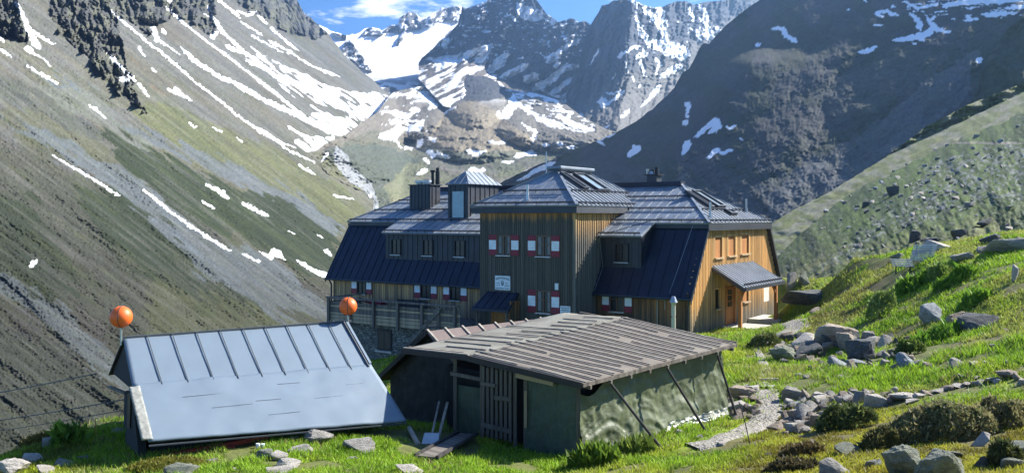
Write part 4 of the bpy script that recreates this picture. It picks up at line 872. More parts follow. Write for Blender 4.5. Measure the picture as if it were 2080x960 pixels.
# gravel paths, laid on the meadow
def gravel_mat():
    k = NT('gravel', .95, 0, .2); v = k.n('ShaderNodeTexVoronoi'); v.inputs['Scale'].default_value = 16; k.l(k.tc.outputs['Object'], v.inputs['Vector'])
    s = k.n('ShaderNodeSeparateColor'); k.l(v.outputs['Color'], s.inputs[0]); k.col(k.mix(k.rng(s.outputs[0], 0, 1), (.17, .155, .125), (.37, .34, .29))); k.bump(v.outputs['Distance'], .8, .04); return k.m
GRAV = gravel_mat()
def path(pts, w0, w1):
    W = [hit(a, b) for a, b in pts]; n = 60; t = np.linspace(0, len(W)-1, n); xs = np.interp(t, range(len(W)), [p[0] for p in W]); ys = np.interp(t, range(len(W)), [p[1] for p in W])
    k = np.ones(9)/9; xs = np.convolve(np.pad(xs, 4, 'edge'), k, 'valid'); ys = np.convolve(np.pad(ys, 4, 'edge'), k, 'valid')
    dx, dy = np.gradient(xs), np.gradient(ys); l = np.hypot(dx, dy); nx, ny = -dy/l, dx/l
    g = np.linspace(0, 1, n); m = 9; vs = []; fs = []
    for i in range(n):
        w = (w0+(w1-w0)*g[i])*(.8+.5*float(vn(i/4, 3.3, 5)))
        for j in range(m):
            o = (j/(m-1)-.5)*w; x, y = xs[i]+nx[i]*o, ys[i]+ny[i]*o; vs.append((x, y, float(H(x, y))+(.045 if 0 < j < m-1 else -.03)))
    for i in range(n-1):
        for j in range(m-1): fs.append((i*m+j, i*m+j+1, (i+1)*m+j+1, (i+1)*m+j))
    mb = MB(); mb.v = vs; mb.f = fs; o = mb.build('gravel_path', GRAV, smooth=True); o['kind'] = 'structure'
path([(1578,655),(1605,655),(1622,662),(1612,672),(1590,682),(1565,690),(1535,702)], 1.5, .9)
path([(1548,792),(1562,812),(1565,835),(1545,860),(1505,880),(1450,900),(1400,910)], .85, .9)
path([(1535,702),(1548,730),(1556,765),(1550,792)], .35, .5)
# ---------------------------------------------------------------- grass blades
def blades():
    N = 470000
    D = 13.5*(62/13.5)**(rng.random(N)**.92); T = rng.uniform(-.62, .72, N); X = T*D; Y = D; Z = H(X, Y); px, py = proj(X, Y, Z)
    lx = (X-HX)*.817+(Y-HYY)*-.576; ly = (X-HX)*.576+(Y-HYY)*.817
    keep = (py > 440)&(py < 1040)&~((lx > -26)&(lx < .3)&(ly > -3.2))&~((lx >= 0)&(lx < 2.1)&(ly > 4)&(ly < 11))&~((px < 660)&(Y > 31))&(fbm(X/1.3, Y/1.3, 219, 4) < .645)
    for pts, a in (([(1578,655),(1605,655),(1622,662),(1612,672),(1590,682),(1565,690),(1535,702)],19),([(1548,792),(1562,812),(1565,835),(1545,860),(1505,880),(1450,900),(1380,915)],34)): keep &= ~((streak(px, py, pts, a) > 0)&(rng.random(N) > .08))
    for pl in ([(1565,715),(1640,672),(1740,672),(1850,705),(1860,745),(1700,752),(1580,745)],[(1580,800),(1700,796),(1860,795),(2080,760),(2080,792),(1830,826),(1700,842),(1665,885),(1560,888)],[(1475,795),(1550,790),(1550,850),(1480,860)]): keep &= ~(pip(px, py, pl)&(rng.random(N) > .28))
    X, Y, Z, D = X[keep], Y[keep], Z[keep], D[keep]; n = len(X); c, right = turf(X, Y, Z)
    pat = fbm(X/1.1, Y/1.1, 231, 3); h = (.05+.10*rng.random(n))*(.5+1.0*pat)*(1-.45*right)*(1+.35*(D > 24)); wd = .010+.00055*D
    a = rng.random(n)*6.283; lean = rng.normal(0, .55, (n, 2))*h[:, None]
    v = np.empty((n, 3, 3)); v[:, 0] = np.stack([X-np.cos(a)*wd, Y-np.sin(a)*wd, Z-.02], -1); v[:, 1] = np.stack([X+np.cos(a)*wd, Y+np.sin(a)*wd, Z-.02], -1); v[:, 2] = np.stack([X+lean[:, 0], Y+lean[:, 1], Z+h], -1)
    col = c.copy(); col[:, :3] *= (.75+.75*rng.random(n))[:, None]; dry = rng.random(n) < .05+.25*sst(fbm(X/1.7, Y/1.7, 241, 3), .5, .7); col[dry, :3] = (.30, .27, .10); col = np.repeat(col[:, None], 3, 1); col[:, :2, :3] *= .8
    me = bpy.data.meshes.new('grass'); me.vertices.add(n*3); me.vertices.foreach_set('co', v.reshape(-1).astype(np.float32)); me.loops.add(n*3); me.polygons.add(n)
    me.loops.foreach_set('vertex_index', np.arange(n*3, dtype=np.int32)); me.polygons.foreach_set('loop_start', (np.arange(n)*3).astype(np.int32))
    ca = me.color_attributes.new('Col', 'FLOAT_COLOR', 'POINT'); ca.data.foreach_set('color', col.reshape(-1).astype(np.float32)); me.update(); me.materials.append(GRASS)
    o = bpy.data.objects.new('grass', me); C.objects.link(o); tag(o, 'short bright green alpine grass covering the meadow', 'grass', kind='stuff')
def leaf_mat(name):
    k = NT(name, .6, 0, .3); a = k.n('ShaderNodeAttribute', attribute_name='Col'); k.col(a.outputs['Color'])
    tr = k.n('ShaderNodeBsdfTranslucent'); k.l(a.outputs['Color'], tr.inputs[0]); mx = k.n('ShaderNodeMixShader'); mx.inputs[0].default_value = .38
    k.l(k.b.outputs[0], mx.inputs[1]); k.l(tr.outputs[0], mx.inputs[2]); k.l(mx.outputs[0], k.t.nodes['Material Output'].inputs[0]); return k.m
GRASS = leaf_mat('grass_blades')
blades()
# ================================================================ METAL-ROOFED HUT (left foreground)
M_LIGHT = plain('pale_blue_sheet', (.15, .195, .24), .55, .1, var=.05, sc=1.2); M_SEAM = plain('dark_seam', (.05, .06, .07), .6); M_ORANGE = plain('orange_shell', (.78, .13, .014), .5, var=.04)
M_BDARK = plain('near_black_board', (.018, .018, .02), .85); M_REDW = plain('red_board', (.35, .05, .025), .8)  # near-black boards for the rear slope, gable and walls
_o = Vector((-9.87, 22.5, -5.5)); exA = Vector((5.03, 3.5, 0)).normalized(); eyA = Vector((.571, -.821, 0))
LA = 6.13
hutA = thing('storage_hut', 'low hut under a pale blue metal roof with dark seams in the left foreground', 'hut', _o)
def wp(a, b, z): v = exA*a+eyA*b; return Vector((v.x, v.y, z))
zr = 2.42                                  # ridge height above base; world -3.08
def roofq(a0, a1, b0, b1): return [wp(a0, b1, zr-b1*.755), wp(a1, b1, zr-b1*.755), wp(a1, b0, zr-b0*.755), wp(a0, b0, zr-b0*.755)]
# upper band with standing seams, lower smooth apron running out longer to the right
up_ = [wp(.0, 1.42, zr-1.08), wp(LA+.2, 1.55, zr-1.2), wp(LA+.05, 0, zr-.02), wp(0, 0, zr)]
up_ = [Vector(p) for p in up_]
def sheet(name, a0, a1, b0, b1, mat, th=.05, amp=.012, na=60, nb=24, seed=0, z=lambda a, b: zr-b*.755, lift=0):
    vs = []; fs = []
    for j in range(nb):
        for i in range(na):
            u = i/(na-1); v = j/(nb-1); b = b0(u)+(b1(u)-b0(u))*v; a = a0(v)+(a1(v)-a0(v))*u
            vs.append(wp(a, b, z(a, b)+lift+(float(fbm(a*1.6+seed, b*3, seed+1, 3))-.5)*amp*2))
    for j in range(nb-1):
        for i in range(na-1): fs.append((j*na+i, j*na+i+1, (j+1)*na+i+1, (j+1)*na+i))
    mb = MB(); mb.v = [tuple(p) for p in vs]; mb.f = fs; o = mb.build(name, mat, hutA, smooth=True)
    s = o.modifiers.new('thick', 'SOLIDIFY'); s.thickness = th; s.offset = -1; return o
upr = sheet('upper_roof_sheet', lambda v: .0-.05*v, lambda v: LA+.10*v, lambda u: 0, lambda u: 1.36+.12*u, M_LIGHT, amp=.006)
lor = sheet('lower_roof_sheet', lambda v: -.02+.02*v, lambda v: LA+.08+.22*v, lambda u: 1.30+.12*u, lambda u: 2.74+.40*u, M_LIGHT, amp=.022, seed=4, lift=.03)
sm = MB()
for i in range(1, 11):
    a = .62*i-.05
    if a < LA-.1: sm.bar(wp(a, .02, zr-.0+.03), wp(a+.05, 1.36+.02*i, zr-(1.36+.02*i)*.755+.03), .016, .022)
sm.build('seam', M_SEAM, upr)
MB().bar(wp(LA-.12, .0, zr+.03), wp(LA-.02, 1.5, zr-1.13+.03), .035, .05).build('seam', M_SEAM, upr)
MB().bar(wp(-.05, -.02, zr+.01), wp(LA+.15, -.02, zr+.01), .08, .06).build('ridge_cap', M_SEAM, hutA)
MB().bar(wp(LA-.02, -.02, zr+.02), wp(LA+.07, 1.40, zr-1.04), .07, .05).build('verge_strip', M_LIGHT, hutA)
# overlapping laps in the lower sheet
for a0, a1, b in ((1.0, 2.1, 1.78), (1.6, 2.6, 2.14), (2.7, 3.35, 2.10), (4.2, 5.0, 2.22), (2.9, 3.7, 2.5), (5.2, 5.9, 1.95), (3.4, 4.0, 1.72)): MB().bar(wp(a0, b, zr-b*.755+.036), wp(a1, b+.02, zr-(b+.02)*.755+.034), .006, .006).build('lap_joint', M_SEAM, lor)
# dark rear slope, gable boards and walls below
MB().slab([wp(-.02, -1.77, zr-1.15), wp(-.02, 0, zr-.03), wp(LA, 0, zr-.03), wp(LA, -1.77, zr-1.15)], .05).build('rear_roof', M_BDARK, hutA)
MB().add([wp(.05, 0, zr-.08), wp(.05, -1.65, zr-1.12), wp(.05, 1.3, zr-1.2), wp(.12, 0, zr-.08), wp(.12, -1.65, zr-1.12), wp(.12, 1.3, zr-1.2)], [(0, 1, 2), (5, 4, 3), (0, 3, 4, 1), (1, 4, 5, 2), (2, 5, 3, 0)]).build('gable', M_BDARK, hutA)
MB().bar(wp(.0, -1.9, zr-1.52), wp(.0, .3, zr-1.35), .07).build('eave_pole', W_GREY, hutA)
MB().hexa([wp(.2, -1.0, -.4), wp(LA-.2, -1.0, -.5), wp(LA-.2, 2.3, -.5), wp(.2, 2.15, -.4), wp(.2, -.9, zr-1.5), wp(LA-.2, -.9, zr-1.5), wp(LA-.2, 1.9, zr-1.62), wp(.2, 1.6, zr-1.45)]).build('wall', M_BDARK, hutA)
MB().hexa([wp(-.1, .6, -.5), wp(.1, .6, -.5), wp(.1, 2.4, -.5), wp(-.1, 2.4, -.5), wp(-.08, 1.0, zr-1.15), wp(.1, 1.0, zr-1.15), wp(.1, 1.5, zr-1.25), wp(-.08, 1.5, zr-1.25)]).build('end_wall', M_BDARK, hutA)
MB().bar(wp(-.13, 1.38, zr-1.15), wp(-.13, 1.30, zr-2.0), .07).build('post', W_GREY, hutA)
sheet('torn_edge_cloth', lambda v: -.14, lambda v: .10, lambda u: 1.38, lambda u: 2.72, plain('lichened_felt', (.26, .26, .23), .9, var=.4, sc=9), amp=.05, na=6, nb=40, seed=9, lift=.06)
MB().bar(wp(.0, 2.78, zr-2.14), wp(LA+.28, 3.14, zr-2.41), .05, .03).build('eave_strip', M_SEAM, hutA)
rb = thing('red_planks', 'long faded red planks lying in the grass under the eave of the blue metal roof', 'planks', _o)
MB().bar(wp(.35, 2.35, -.12), wp(2.9, 2.45, .02), .16, .10).bar(wp(.2, 2.5, -.2), wp(2.0, 2.62, -.06), .12, .06).build('plank', M_REDW, rb)
def ball(px, py, D, r, base, lab):
    P = at(np.float64(px), np.float64(py), D); t = thing('marker_ball', lab, 'marker ball', (P[0], P[1], base))
    me = bpy.data.meshes.new('ball'); bm = bmesh.new(); bmesh.ops.create_uvsphere(bm, u_segments=28, v_segments=18, radius=r)
    bm.to_mesh(me); bm.free(); me.polygons.foreach_set('use_smooth', [True]*len(me.polygons)); me.materials.append(M_ORANGE)
    o = bpy.data.objects.new('ball', me); C.objects.link(o); o.parent = t; o.location = (0, 0, P[2]-base)
    mb = MB()
    for i in range(32):
        a0, a1 = 2*math.pi*i/32, 2*math.pi*(i+1)/32; mb.bar((.12*r, -math.sin(a0)*r*1.004, P[2]-base+math.cos(a0)*r*1.004), (.12*r, -math.sin(a1)*r*1.004, P[2]-base+math.cos(a1)*r*1.004), .012, .02)
    mb.build('seam', M_SEAM, t); MB().tube((0, 0, -.15), (0, 0, P[2]-base-r*.95), .028, n=8).build('pole', M_STEEL, t)
ball(246, 643, 22.45, .275, -3.1, 'orange marker ball on a short pole at the left end of the blue metal roof'); ball(707, 621.5, 26.0, .262, -3.1, 'orange marker ball on a short pole at the right end of the blue metal roof')
# cables from the hut to the valley on the left
def cable(a, b, sag, lab, r=.012):
    a, b = Vector(a), Vector(b); pts = [a.lerp(b, i/16)+Vector((0, 0, -sag*4*(i/16)*(1-i/16))) for i in range(17)]
    tag(MB().path(pts, r, 5).build('cable', M_SEAM), lab, 'cable')
cable(at(196., 758., 22.8), at(-500., 850., 40.), .3, 'thin pale cable running left from the eave pole of the blue roofed hut', .016)
cable(at(256., 810., 21.5), at(-500., 880., 40.), .4, 'upper dark cable running left from the wall of the blue roofed hut', .014)
cable(at(252., 832., 21.5), at(-500., 900., 40.), .4, 'lower dark cable running left from the wall of the blue roofed hut', .010)
# ================================================================ FELT-ROOFED SHED HUNG WITH GREEN TARPAULIN
def felt_mat(name, base, lich):
    k = NT(name, .9, 0, .25); n = k.noise(.9, 4); n2 = k.noise(16, 4, .7)
    c = k.mix(k.rng(n, .42, .6), base, lich); k.col(k.mix(k.rng(n2, .3, .7, 0, .5), c, tuple(q*1.5 for q in base))); k.bump(n2, .3, .01); return k.m
FELT = felt_mat('roofing_felt', (.15, .128, .105), (.19, .17, .14)); FELT2 = felt_mat('lichened_roofing_felt', (.15, .14, .115), (.23, .225, .185)); FELTB = felt_mat('brown_felt', (.13, .10, .09), (.17, .135, .12))
LATH = plain('weathered_lath', (.27, .235, .19), .85, var=.35, sc=6); M_INT = plain('dark_interior', (.01, .01, .01), .9)
So = Vector((1.72, 21.7, -6.0)); ex = Vector((4.93, 4.6, 0)); ey = Vector((-2.92, 2.3, 0)); LX = 6.743; LY = 3.717; ex /= LX; ey /= LY
shed = thing('tarpaulin_shed', 'long low shed with brown felt roof, its walls hung with dark green tarpaulin', 'shed', So)
def q3(a, b, z): v = ex*a+ey*b; return Vector((v.x, v.y, z))
zA, zB, zR1, zR2, zL1 = 1.93, 2.25, 2.24, 2.77, 2.19       # heights above the base (-6.0)
def rz_(a, b):
    u = a/LX; lo = zA+(zB-zA)*u; hi = zR1+(zR2-zR1)*u; hl = zL1+(zR2-zR1)*u
    if b <= LY: return lo+(hi-lo)*b/LY
    return hi+(hl-hi)*(b-LY)/(.67*LY)
def rsheet(name, a0, a1, b0, b1, mat, na=30, nb=16, th=.06, lift=0, sag=.03):
    vs = []; fs = []
    for j in range(nb):
        for i in range(na):
            a = a0+(a1-a0)*i/(na-1); b = b0+(b1-b0)*j/(nb-1); vs.append(tuple(q3(a, b, rz_(a, b)+lift+(float(fbm(a*.7, b*.7, 303, 3))-.5)*sag*2)))
    for j in range(nb-1):
        for i in range(na-1): fs.append((j*na+i, j*na+i+1, (j+1)*na+i+1, (j+1)*na+i))
    mb = MB(); mb.v = vs; mb.f = fs; o = mb.build(name, mat, shed, smooth=True); s = o.modifiers.new('t', 'SOLIDIFY'); s.thickness = th; s.offset = -1; return o
r1 = rsheet('roof', 0, LX, 0, LY+.02, FELT)
r2 = rsheet('roof_extension', 0, LX, LY-.02, LY*1.67, FELT2, lift=.012)
rnd = random.Random(4); lt = MB(); l2 = MB(); a = .12; k = 0
while a < LX+.1:
    b0, b1 = -.03+(.5*rnd.random() if k % 3 == 2 else 0), LY*(.96+.1*rnd.random())
    segs = [(b0, b1)] if k % 4 else [(b0, LY*(.42+.25*rnd.random())), (LY*(.5+.2*rnd.random()), b1)]
    for i, (s0, s1) in enumerate(segs):
        m = 6; off = .05*i+.03*(rnd.random()-.5)
        for j in range(m):
            u0, u1 = s0+(s1-s0)*j/m, s0+(s1-s0)*(j+1)/m
            lt.bar(q3(min(a+off, LX), u0, rz_(a, u0)+.035+(float(fbm(a*.7, u0*.7, 303, 3))-.5)*.06), q3(min(a+off, LX), u1, rz_(a, u1)+.035+(float(fbm(a*.7, u1*.7, 303, 3))-.5)*.06), .036, .032)
    a += .33+.06*rnd.random(); k += 1
a = .15
while a < LX:
    u0, u1 = LY*(1.0+.1*rnd.random()), LY*(1.3+.36*rnd.random()); l2.bar(q3(a, u0, rz_(a, u0)+.04), q3(a, u1, rz_(a, u1)+.04), .05, .03); a += .55
l2.bar(q3(.0, LY*.99, rz_(0, LY)+.03), q3(0.02, LY*1.66, rz_(0, LY*1.66)+.03), .08, .05)
lt.build('lath_strips', LATH, r1); l2.build('lath_strips', LATH, r2)
MB().bar(q3(-.02, 0, zA-.06), q3(-.02, LY, zR1-.06), .05, .16).build('eave_board', W_DARK, shed); MB().bar(q3(-.02, LY, zR1-.05), q3(-.02, LY*1.67, zL1-.05), .05, .15).build('eave_board', W_DARK, shed)
MB().bar(q3(0, -.02, zA-.05), q3(LX, -.02, zB-.05), .04, .10).build('eave_board', W_GREY, shed); MB().bar(q3(LX+.02, 0, zB), q3(LX+.02, LY*1.5, zR2), .05, .09).build('verge_board', W_GREY, shed)
rf = MB()
for i in range(9):
    a = .2+i*.78; rf.bar(q3(a, -.10, rz_(a, 0)-.13), q3(a, LY, rz_(a, LY)-.13), .07, .09)
rf.build('rafters', W_GREY, shed)
def tarp_mat(name, c, rough=.38):
    k = NT(name, rough, 0, .35); n = k.noise(1.0, 6, .62, k.mapv((1.6, 1.6, 3.2))); n2 = k.noise(1, 4, .6, k.mapv((12, 12, 16)))
    k.col(k.mix(k.rng(n, .35, .65), c, tuple(q*1.5 for q in c))); k.bump(k.math('ADD', n, k.math('MULTIPLY', n2, .25)), .4, .06); return k.m
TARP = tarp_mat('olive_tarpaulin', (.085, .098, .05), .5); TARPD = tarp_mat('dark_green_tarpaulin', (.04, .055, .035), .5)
def gz(v, extra=0): return float(H(v.x+So.x, v.y+So.y))-So.z+extra
def tarp(name, fn, top, mat, na, nb, amp, flare, seed, out):
    vs = []; fs = []
    for j in range(nb):
        v = j/(nb-1)
        for i in range(na):
            u = i/(na-1); p = fn(u); z0 = gz(p, -.05); z1 = top(u); z = z0+(z1-z0)*v
            cat_ = v*5.5+((u*4) % 1-.5)**2*5; sw = (ridged(u*15+v*.8, v*1.2, seed, 3)-.55)*amp*.45+(ridged(cat_, u*2.2, seed+7, 3)-.55)*amp*.8*(1-v)*(1.5-u)+(fbm(u*30, v*9, seed+3, 3)-.5)*amp*.3
            o = out*(float(sw)+flare*(1-v)**2); vs.append((p.x+o.x, p.y+o.y, z))
    for j in range(nb-1):
        for i in range(na-1): fs.append((j*na+i, j*na+i+1, (j+1)*na+i+1, (j+1)*na+i))
    mb = MB(); mb.v = vs; mb.f = fs; return mb.build(name, mat, shed, smooth=True)
outE = Vector((.682, -.731, 0)); outW = Vector((-.62, -.785, 0))
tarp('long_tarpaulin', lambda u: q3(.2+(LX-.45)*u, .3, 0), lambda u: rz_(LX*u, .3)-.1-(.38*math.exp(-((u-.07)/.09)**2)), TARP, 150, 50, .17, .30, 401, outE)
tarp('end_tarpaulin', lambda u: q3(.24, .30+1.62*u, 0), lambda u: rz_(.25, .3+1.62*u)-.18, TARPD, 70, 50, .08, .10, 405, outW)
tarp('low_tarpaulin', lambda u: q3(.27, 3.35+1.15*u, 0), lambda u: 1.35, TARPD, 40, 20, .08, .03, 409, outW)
tarp('far_end_tarpaulin', lambda u: q3(LX-.25, .3+5*u, 0), lambda u: rz_(LX-.25, .3+5*u)-.12, TARP, 40, 20, .08, .05, 411, Vector((.73, .68, 0)))
# loose hem of the tarpaulin on the ground
tarp('loose_hem', lambda u: q3(3.2+3.0*u, .05-.1*u, 0), lambda u: gz(q3(3.2+3*u, .1, 0))+.22, tarp_mat('faded_tarpaulin', (.33, .33, .29)), 90, 14, .20, .12, 415, outE)
MB().hexa([q3(.5, .6, -.4), q3(LX-.5, .6, -.4), q3(LX-.5, 5.6, -.4), q3(.5, 5.0, -.4), q3(.5, .6, 1.65), q3(LX-.5, .6, 2.0), q3(LX-.5, 5.6, 2.3), q3(.5, 5.0, 1.8)]).build('interior', M_INT, shed)
for b in (.3, 1.95, 3.2, 4.4): MB().bar(q3(.22, b, -.4), q3(.22, b, rz_(.2, b)-.12), .10).build('frame_post', W_GREY, shed)
MB().bar(q3(.1, .95, rz_(0, .95)-.21), q3(.1, 2.15, rz_(0, 2.15)-.23), .05, .12).build('beam', W_PALE, shed)
MB().bar(q3(.12, 1.86, .55), q3(.12, 1.86, 1.5), .07, .04).build('batten', W_PALE, shed)
MB().bar(q3(.16, 3.3, 1.62), q3(.16, 4.5, 1.66), .06, .1).build('cross_rail', W_GREY, shed)
dr = thing('slatted_door', 'grey slatted wooden door leaning open at the end of the tarpaulin shed', 'door', So)
m = MB(); db0, db1 = 2.28, 3.28; dzb = gz(q3(0, 2.8, 0))+.1
for i in range(7):
    b = db0+.04+(db1-db0-.08)*i/6; m.bar(q3(.08, b, dzb+.02*(i % 3)), q3(.08, b, dzb+1.88-.03*(i % 2)), .035, .09, up=ey)
m.build('slat', W_GREY, dr)
m = MB(); m.bar(q3(.04, db0-.05, dzb+.28), q3(.04, db1, dzb+.33), .04, .12); m.build('cross_bar', W_GREY, dr); MB().bar(q3(.04, db0-.02, dzb+1.12), q3(.04, db1-.45, dzb+1.1), .04, .11).build('cross_bar', W_GREY, dr)
MB().bar(q3(.04, db1-.5, dzb+1.42), q3(.04, db1+.02, dzb+1.42), .04, .09).build('cross_bar', W_GREY, dr)
for b in (db0-.08, db1+.06): MB().bar(q3(.12, b, dzb-.1), q3(.12, b, dzb+1.95), .09).build('door_post', W_GREY, dr)
# three props against the long side
for i, (a, fx, fy, lab) in enumerate(((1.0, 1352, 912, 'nearest of three dark poles propped against the green tarpaulin wall'), (3.35, 1440, 877, 'middle of three dark poles propped against the green tarpaulin wall'), (5.75, 1500, 850, 'farthest of three dark poles propped against the green tarpaulin wall'))):
    top = q3(a, .0, rz_(a, 0)-.13)+So; g = hit(fx, fy, 15); p = Vector(g)+Vector((0, 0, -.12))
    o = MB().tube((0, 0, 0), top-p, .038, .032, 8).build('prop_pole', W_DARK, loc=p); tag(o, lab, 'pole', 'props along the shed')
# ---------------------------------------------------------------- small gabled shed behind
b0_ = Vector((-2.58, 27.0, -6.6)); dA = Vector((.73, .68, 0)).normalized(); dB = Vector((-.68, .73, 0)).normalized()
sh2 = thing('gabled_shed', 'small dark stone shed with brown felt gable roof behind the tarpaulin shed', 'shed', b0_)
def g3(a, b, z): v = dA*a+dB*b; return Vector((v.x, v.y, z))
zt = 3.12; LG = 4.9; M_STONED = plain('shade_dark_stone', (.035, .036, .036), .95, var=.5, sc=3, bump=.8)  # stone darkened to paint in the shade on the shed walls
MB().slab([g3(0, -2.1, zt-1.25), g3(LG, -2.1, zt-1.25), g3(LG, 0, zt), g3(0, 0, zt)], .07).build('roof', FELTB, sh2)
MB().slab([g3(0, 0, zt), g3(LG, 0, zt), g3(LG, 2.75, zt-1.85), g3(0, 2.75, zt-1.85)], .07).build('roof', W_DARK, sh2)
ms = MB()
for i in range(8): a = .02+i*(LG-.06)/7; ms.bar(g3(a, .03, zt+.04), g3(a, -2.0, zt-1.19+.04), .07, .05)
ms.build('cover_strips', LATH, sh2)
MB().bar(g3(-.03, .0, zt-.03), g3(-.03, 2.75, zt-1.88), .05, .14).build('verge_board', W_DARK, sh2)
MB().add([g3(.25, -1.7, -.5), g3(.25, 2.3, -.9), g3(.25, 2.3, zt-1.65), g3(.25, 0, zt-.1), g3(.25, -1.7, zt-1.15), g3(.5, -1.7, -.5), g3(.5, 2.3, -.9), g3(.5, 2.3, zt-1.65), g3(.5, 0, zt-.1), g3(.5, -1.7, zt-1.15)], [(0, 1, 2, 3, 4), (9, 8, 7, 6, 5), (0, 5, 6, 1), (1, 6, 7, 2), (2, 7, 8, 3), (3, 8, 9, 4), (4, 9, 5, 0)]).build('gable_wall', M_STONED, sh2)
MB().hexa([g3(.4, 1.9, -1.0), g3(LG-.2, 1.9, -1.0), g3(LG-.2, 2.25, -1.0), g3(.4, 2.25, -1.0), g3(.4, 1.9, zt-1.6), g3(LG-.2, 1.9, zt-1.6), g3(LG-.2, 2.25, zt-1.6), g3(.4, 2.25, zt-1.6)]).build('side_wall', M_STONED, sh2)
# ---------------------------------------------------------------- flue pipe behind the shed roof
fpP = at(1368., 680., 41.0)
fl = thing('flue_pipe', 'freestanding steel flue pipe with conical cap between the shed roof and the refuge', 'flue', (fpP[0], fpP[1], -6.1))
MB().tube((0, 0, 0), (0, 0, 1.45), .10, n=16).tube((0, 0, 1.5), (0, 0, 2.0), .10, n=16).build('pipe', plain('cream_pipe', (.48, .47, .38), .5), fl)
MB().tube((0, 0, 2.0), (0, 0, 2.15), .10, .13, 16).tube((0, 0, 2.15), (0, 0, 2.42), .19, .08, 16).build('cap', M_STEEL, fl)
# ---------------------------------------------------------------- tools and timber by the door
def leaned(name, lab, cat, foot, top, D, parts):
    p = Vector(hit(*foot, 15)); q = Vector(at(float(top[0]), float(top[1]), D)); t = thing(name, lab, cat, p); parts(t, q-p); return t
def shovel(t, v):
    d = v.normalized(); s = d.cross(Vector((0, 0, 1))).normalized()
    MB().tube(d*.45, v, .03, .028, 8).build('handle', LATH, t)
    mb = MB(); n = s.cross(d); mb.hexa([s*-.21, s*.21, s*.21+n*.02, s*-.21+n*.02, d*.5+s*-.21, d*.5+s*.21, d*.5+s*.19+n*.03, d*.5+s*-.19+n*.03]); mb.build('blade', M_STEEL, t)
leaned('snow_shovel', 'snow shovel with broad grey blade leaning against the dark tarpaulin left of the slatted door', 'shovel', (873,902), (892,815), 24.6, shovel)
leaned('leaning_plank', 'pale narrow plank leaning against the dark tarpaulin just right of the snow shovel', 'plank', (889,895), (909,816), 24.4, lambda t, v: MB().bar((0, 0, 0), v, .07, .04).build('board', LATH, t))
leaned('short_log', 'short pale log stub lying on the shaded grass left of the snow shovel', 'log', (850,905), (831,868), 23.6, lambda t, v: MB().tube((0, 0, 0), v, .07, .06, 10).build('log', LATH, t))
ra0, ra1 = Vector(hit(865, 935, 14)), Vector(hit(950, 890, 14)); rt = thing('plank_ramp', 'grey plank ramp leading up over the grass to the slatted door', 'ramp', ra0)
v = ra1-ra0; sd = v.cross(Vector((0, 0, 1))).normalized(); MB().bar((0, 0, .08), v+Vector((0, 0, .12)), .42, .05).build('board', W_GREY, rt)
MB().bar(sd*.28+Vector((0, 0, .10)), v+sd*.28+Vector((0, 0, .16)), .07).build('side_rail', W_DARK, rt); MB().bar(sd*-.28+Vector((0, 0, .10)), v+sd*-.28+Vector((0, 0, .16)), .07).build('side_rail', W_DARK, rt)
for px, lab in ((524, 'left of two small white tubs standing in the grass by the metal eave'), (534, 'right of two small white tubs standing in the grass by the metal eave')):
    p = hit(px, 909, 14); o = MB().tube((0, 0, -.03), (0, 0, .10), .045, .05, 12).build('white_tub', M_WHITE, loc=p); tag(o, lab, 'tub')
p = hit(196, 892, 14); tag(MB().tube((0, 0, -.1), (-.03, 0, .52), .010, n=6).build('marker_stick', plain('rusty_stick', (.45, .16, .05), .8), loc=p), 'thin rusty stick standing upright in the grass left of the blue roofed hut', 'stick')
p = hit(1525, 905, 14); tag(MB().path([(0, 0, -.05), (-.1, .1, .5), (-.2, .25, .95)], .012, 6).build('marker_stick', W_DARK, loc=p), 'thin dark twig standing in the gravel in front of the farthest pole', 'twig')
# ---------------------------------------------------------------- wooden recliner on the meadow
lp_ = Vector(hit(1855, 545, 25)); lr = thing('wooden_recliner', 'grey slatted wooden recliner on the crest of the meadow', 'lounger', lp_, R(-10))
kL = lp_.y/F; M_REC = plain('bleached_slats', (.50, .50, .50), .8, var=.2)
def rec(x0, x1, z0, z1, y0, y1, n, nm):
    mb = MB()
    for i in range(n):
        u = i/(n-1); x = x0+(x1-x0)*u; z = z0+(z1-z0)*u; mb.box(x-.035, x+.035, y0, y1, z-.012, z+.012)
    return mb
dn = Vector((0, 0, 0))
mb = MB()
for i in range(10): u = i/9; mb.box(-.10+.34*u, .98+.34*u, .30+.5*u-.018, .30+.5*u+.018, .36+.72*u-.026, .36+.72*u+.026)
mb.build('backrest', M_REC, lr)
mb = MB()
for i in range(5): u = i/4; mb.box(-1.05, -.08, -.45+.55*u-.03, -.45+.55*u+.03, .10+.30*u-.022, .10+.30*u+.022)
mb.build('seat', M_REC, lr)
for x in (-.9, -.25): MB().bar((x, -.5, .06), (x, .2, .40), .05).bar((x, -.4, -.3), (x, -.4, .1), .05).build('leg', W_DARK, lr)
for x in (.1, .75): MB().bar((x, .33, .3), (x+.32, .85, 1.04), .05).bar((x+.3, .82, -.2), (x+.28, .8, .95), .04).build('back_frame', W_DARK, lr)
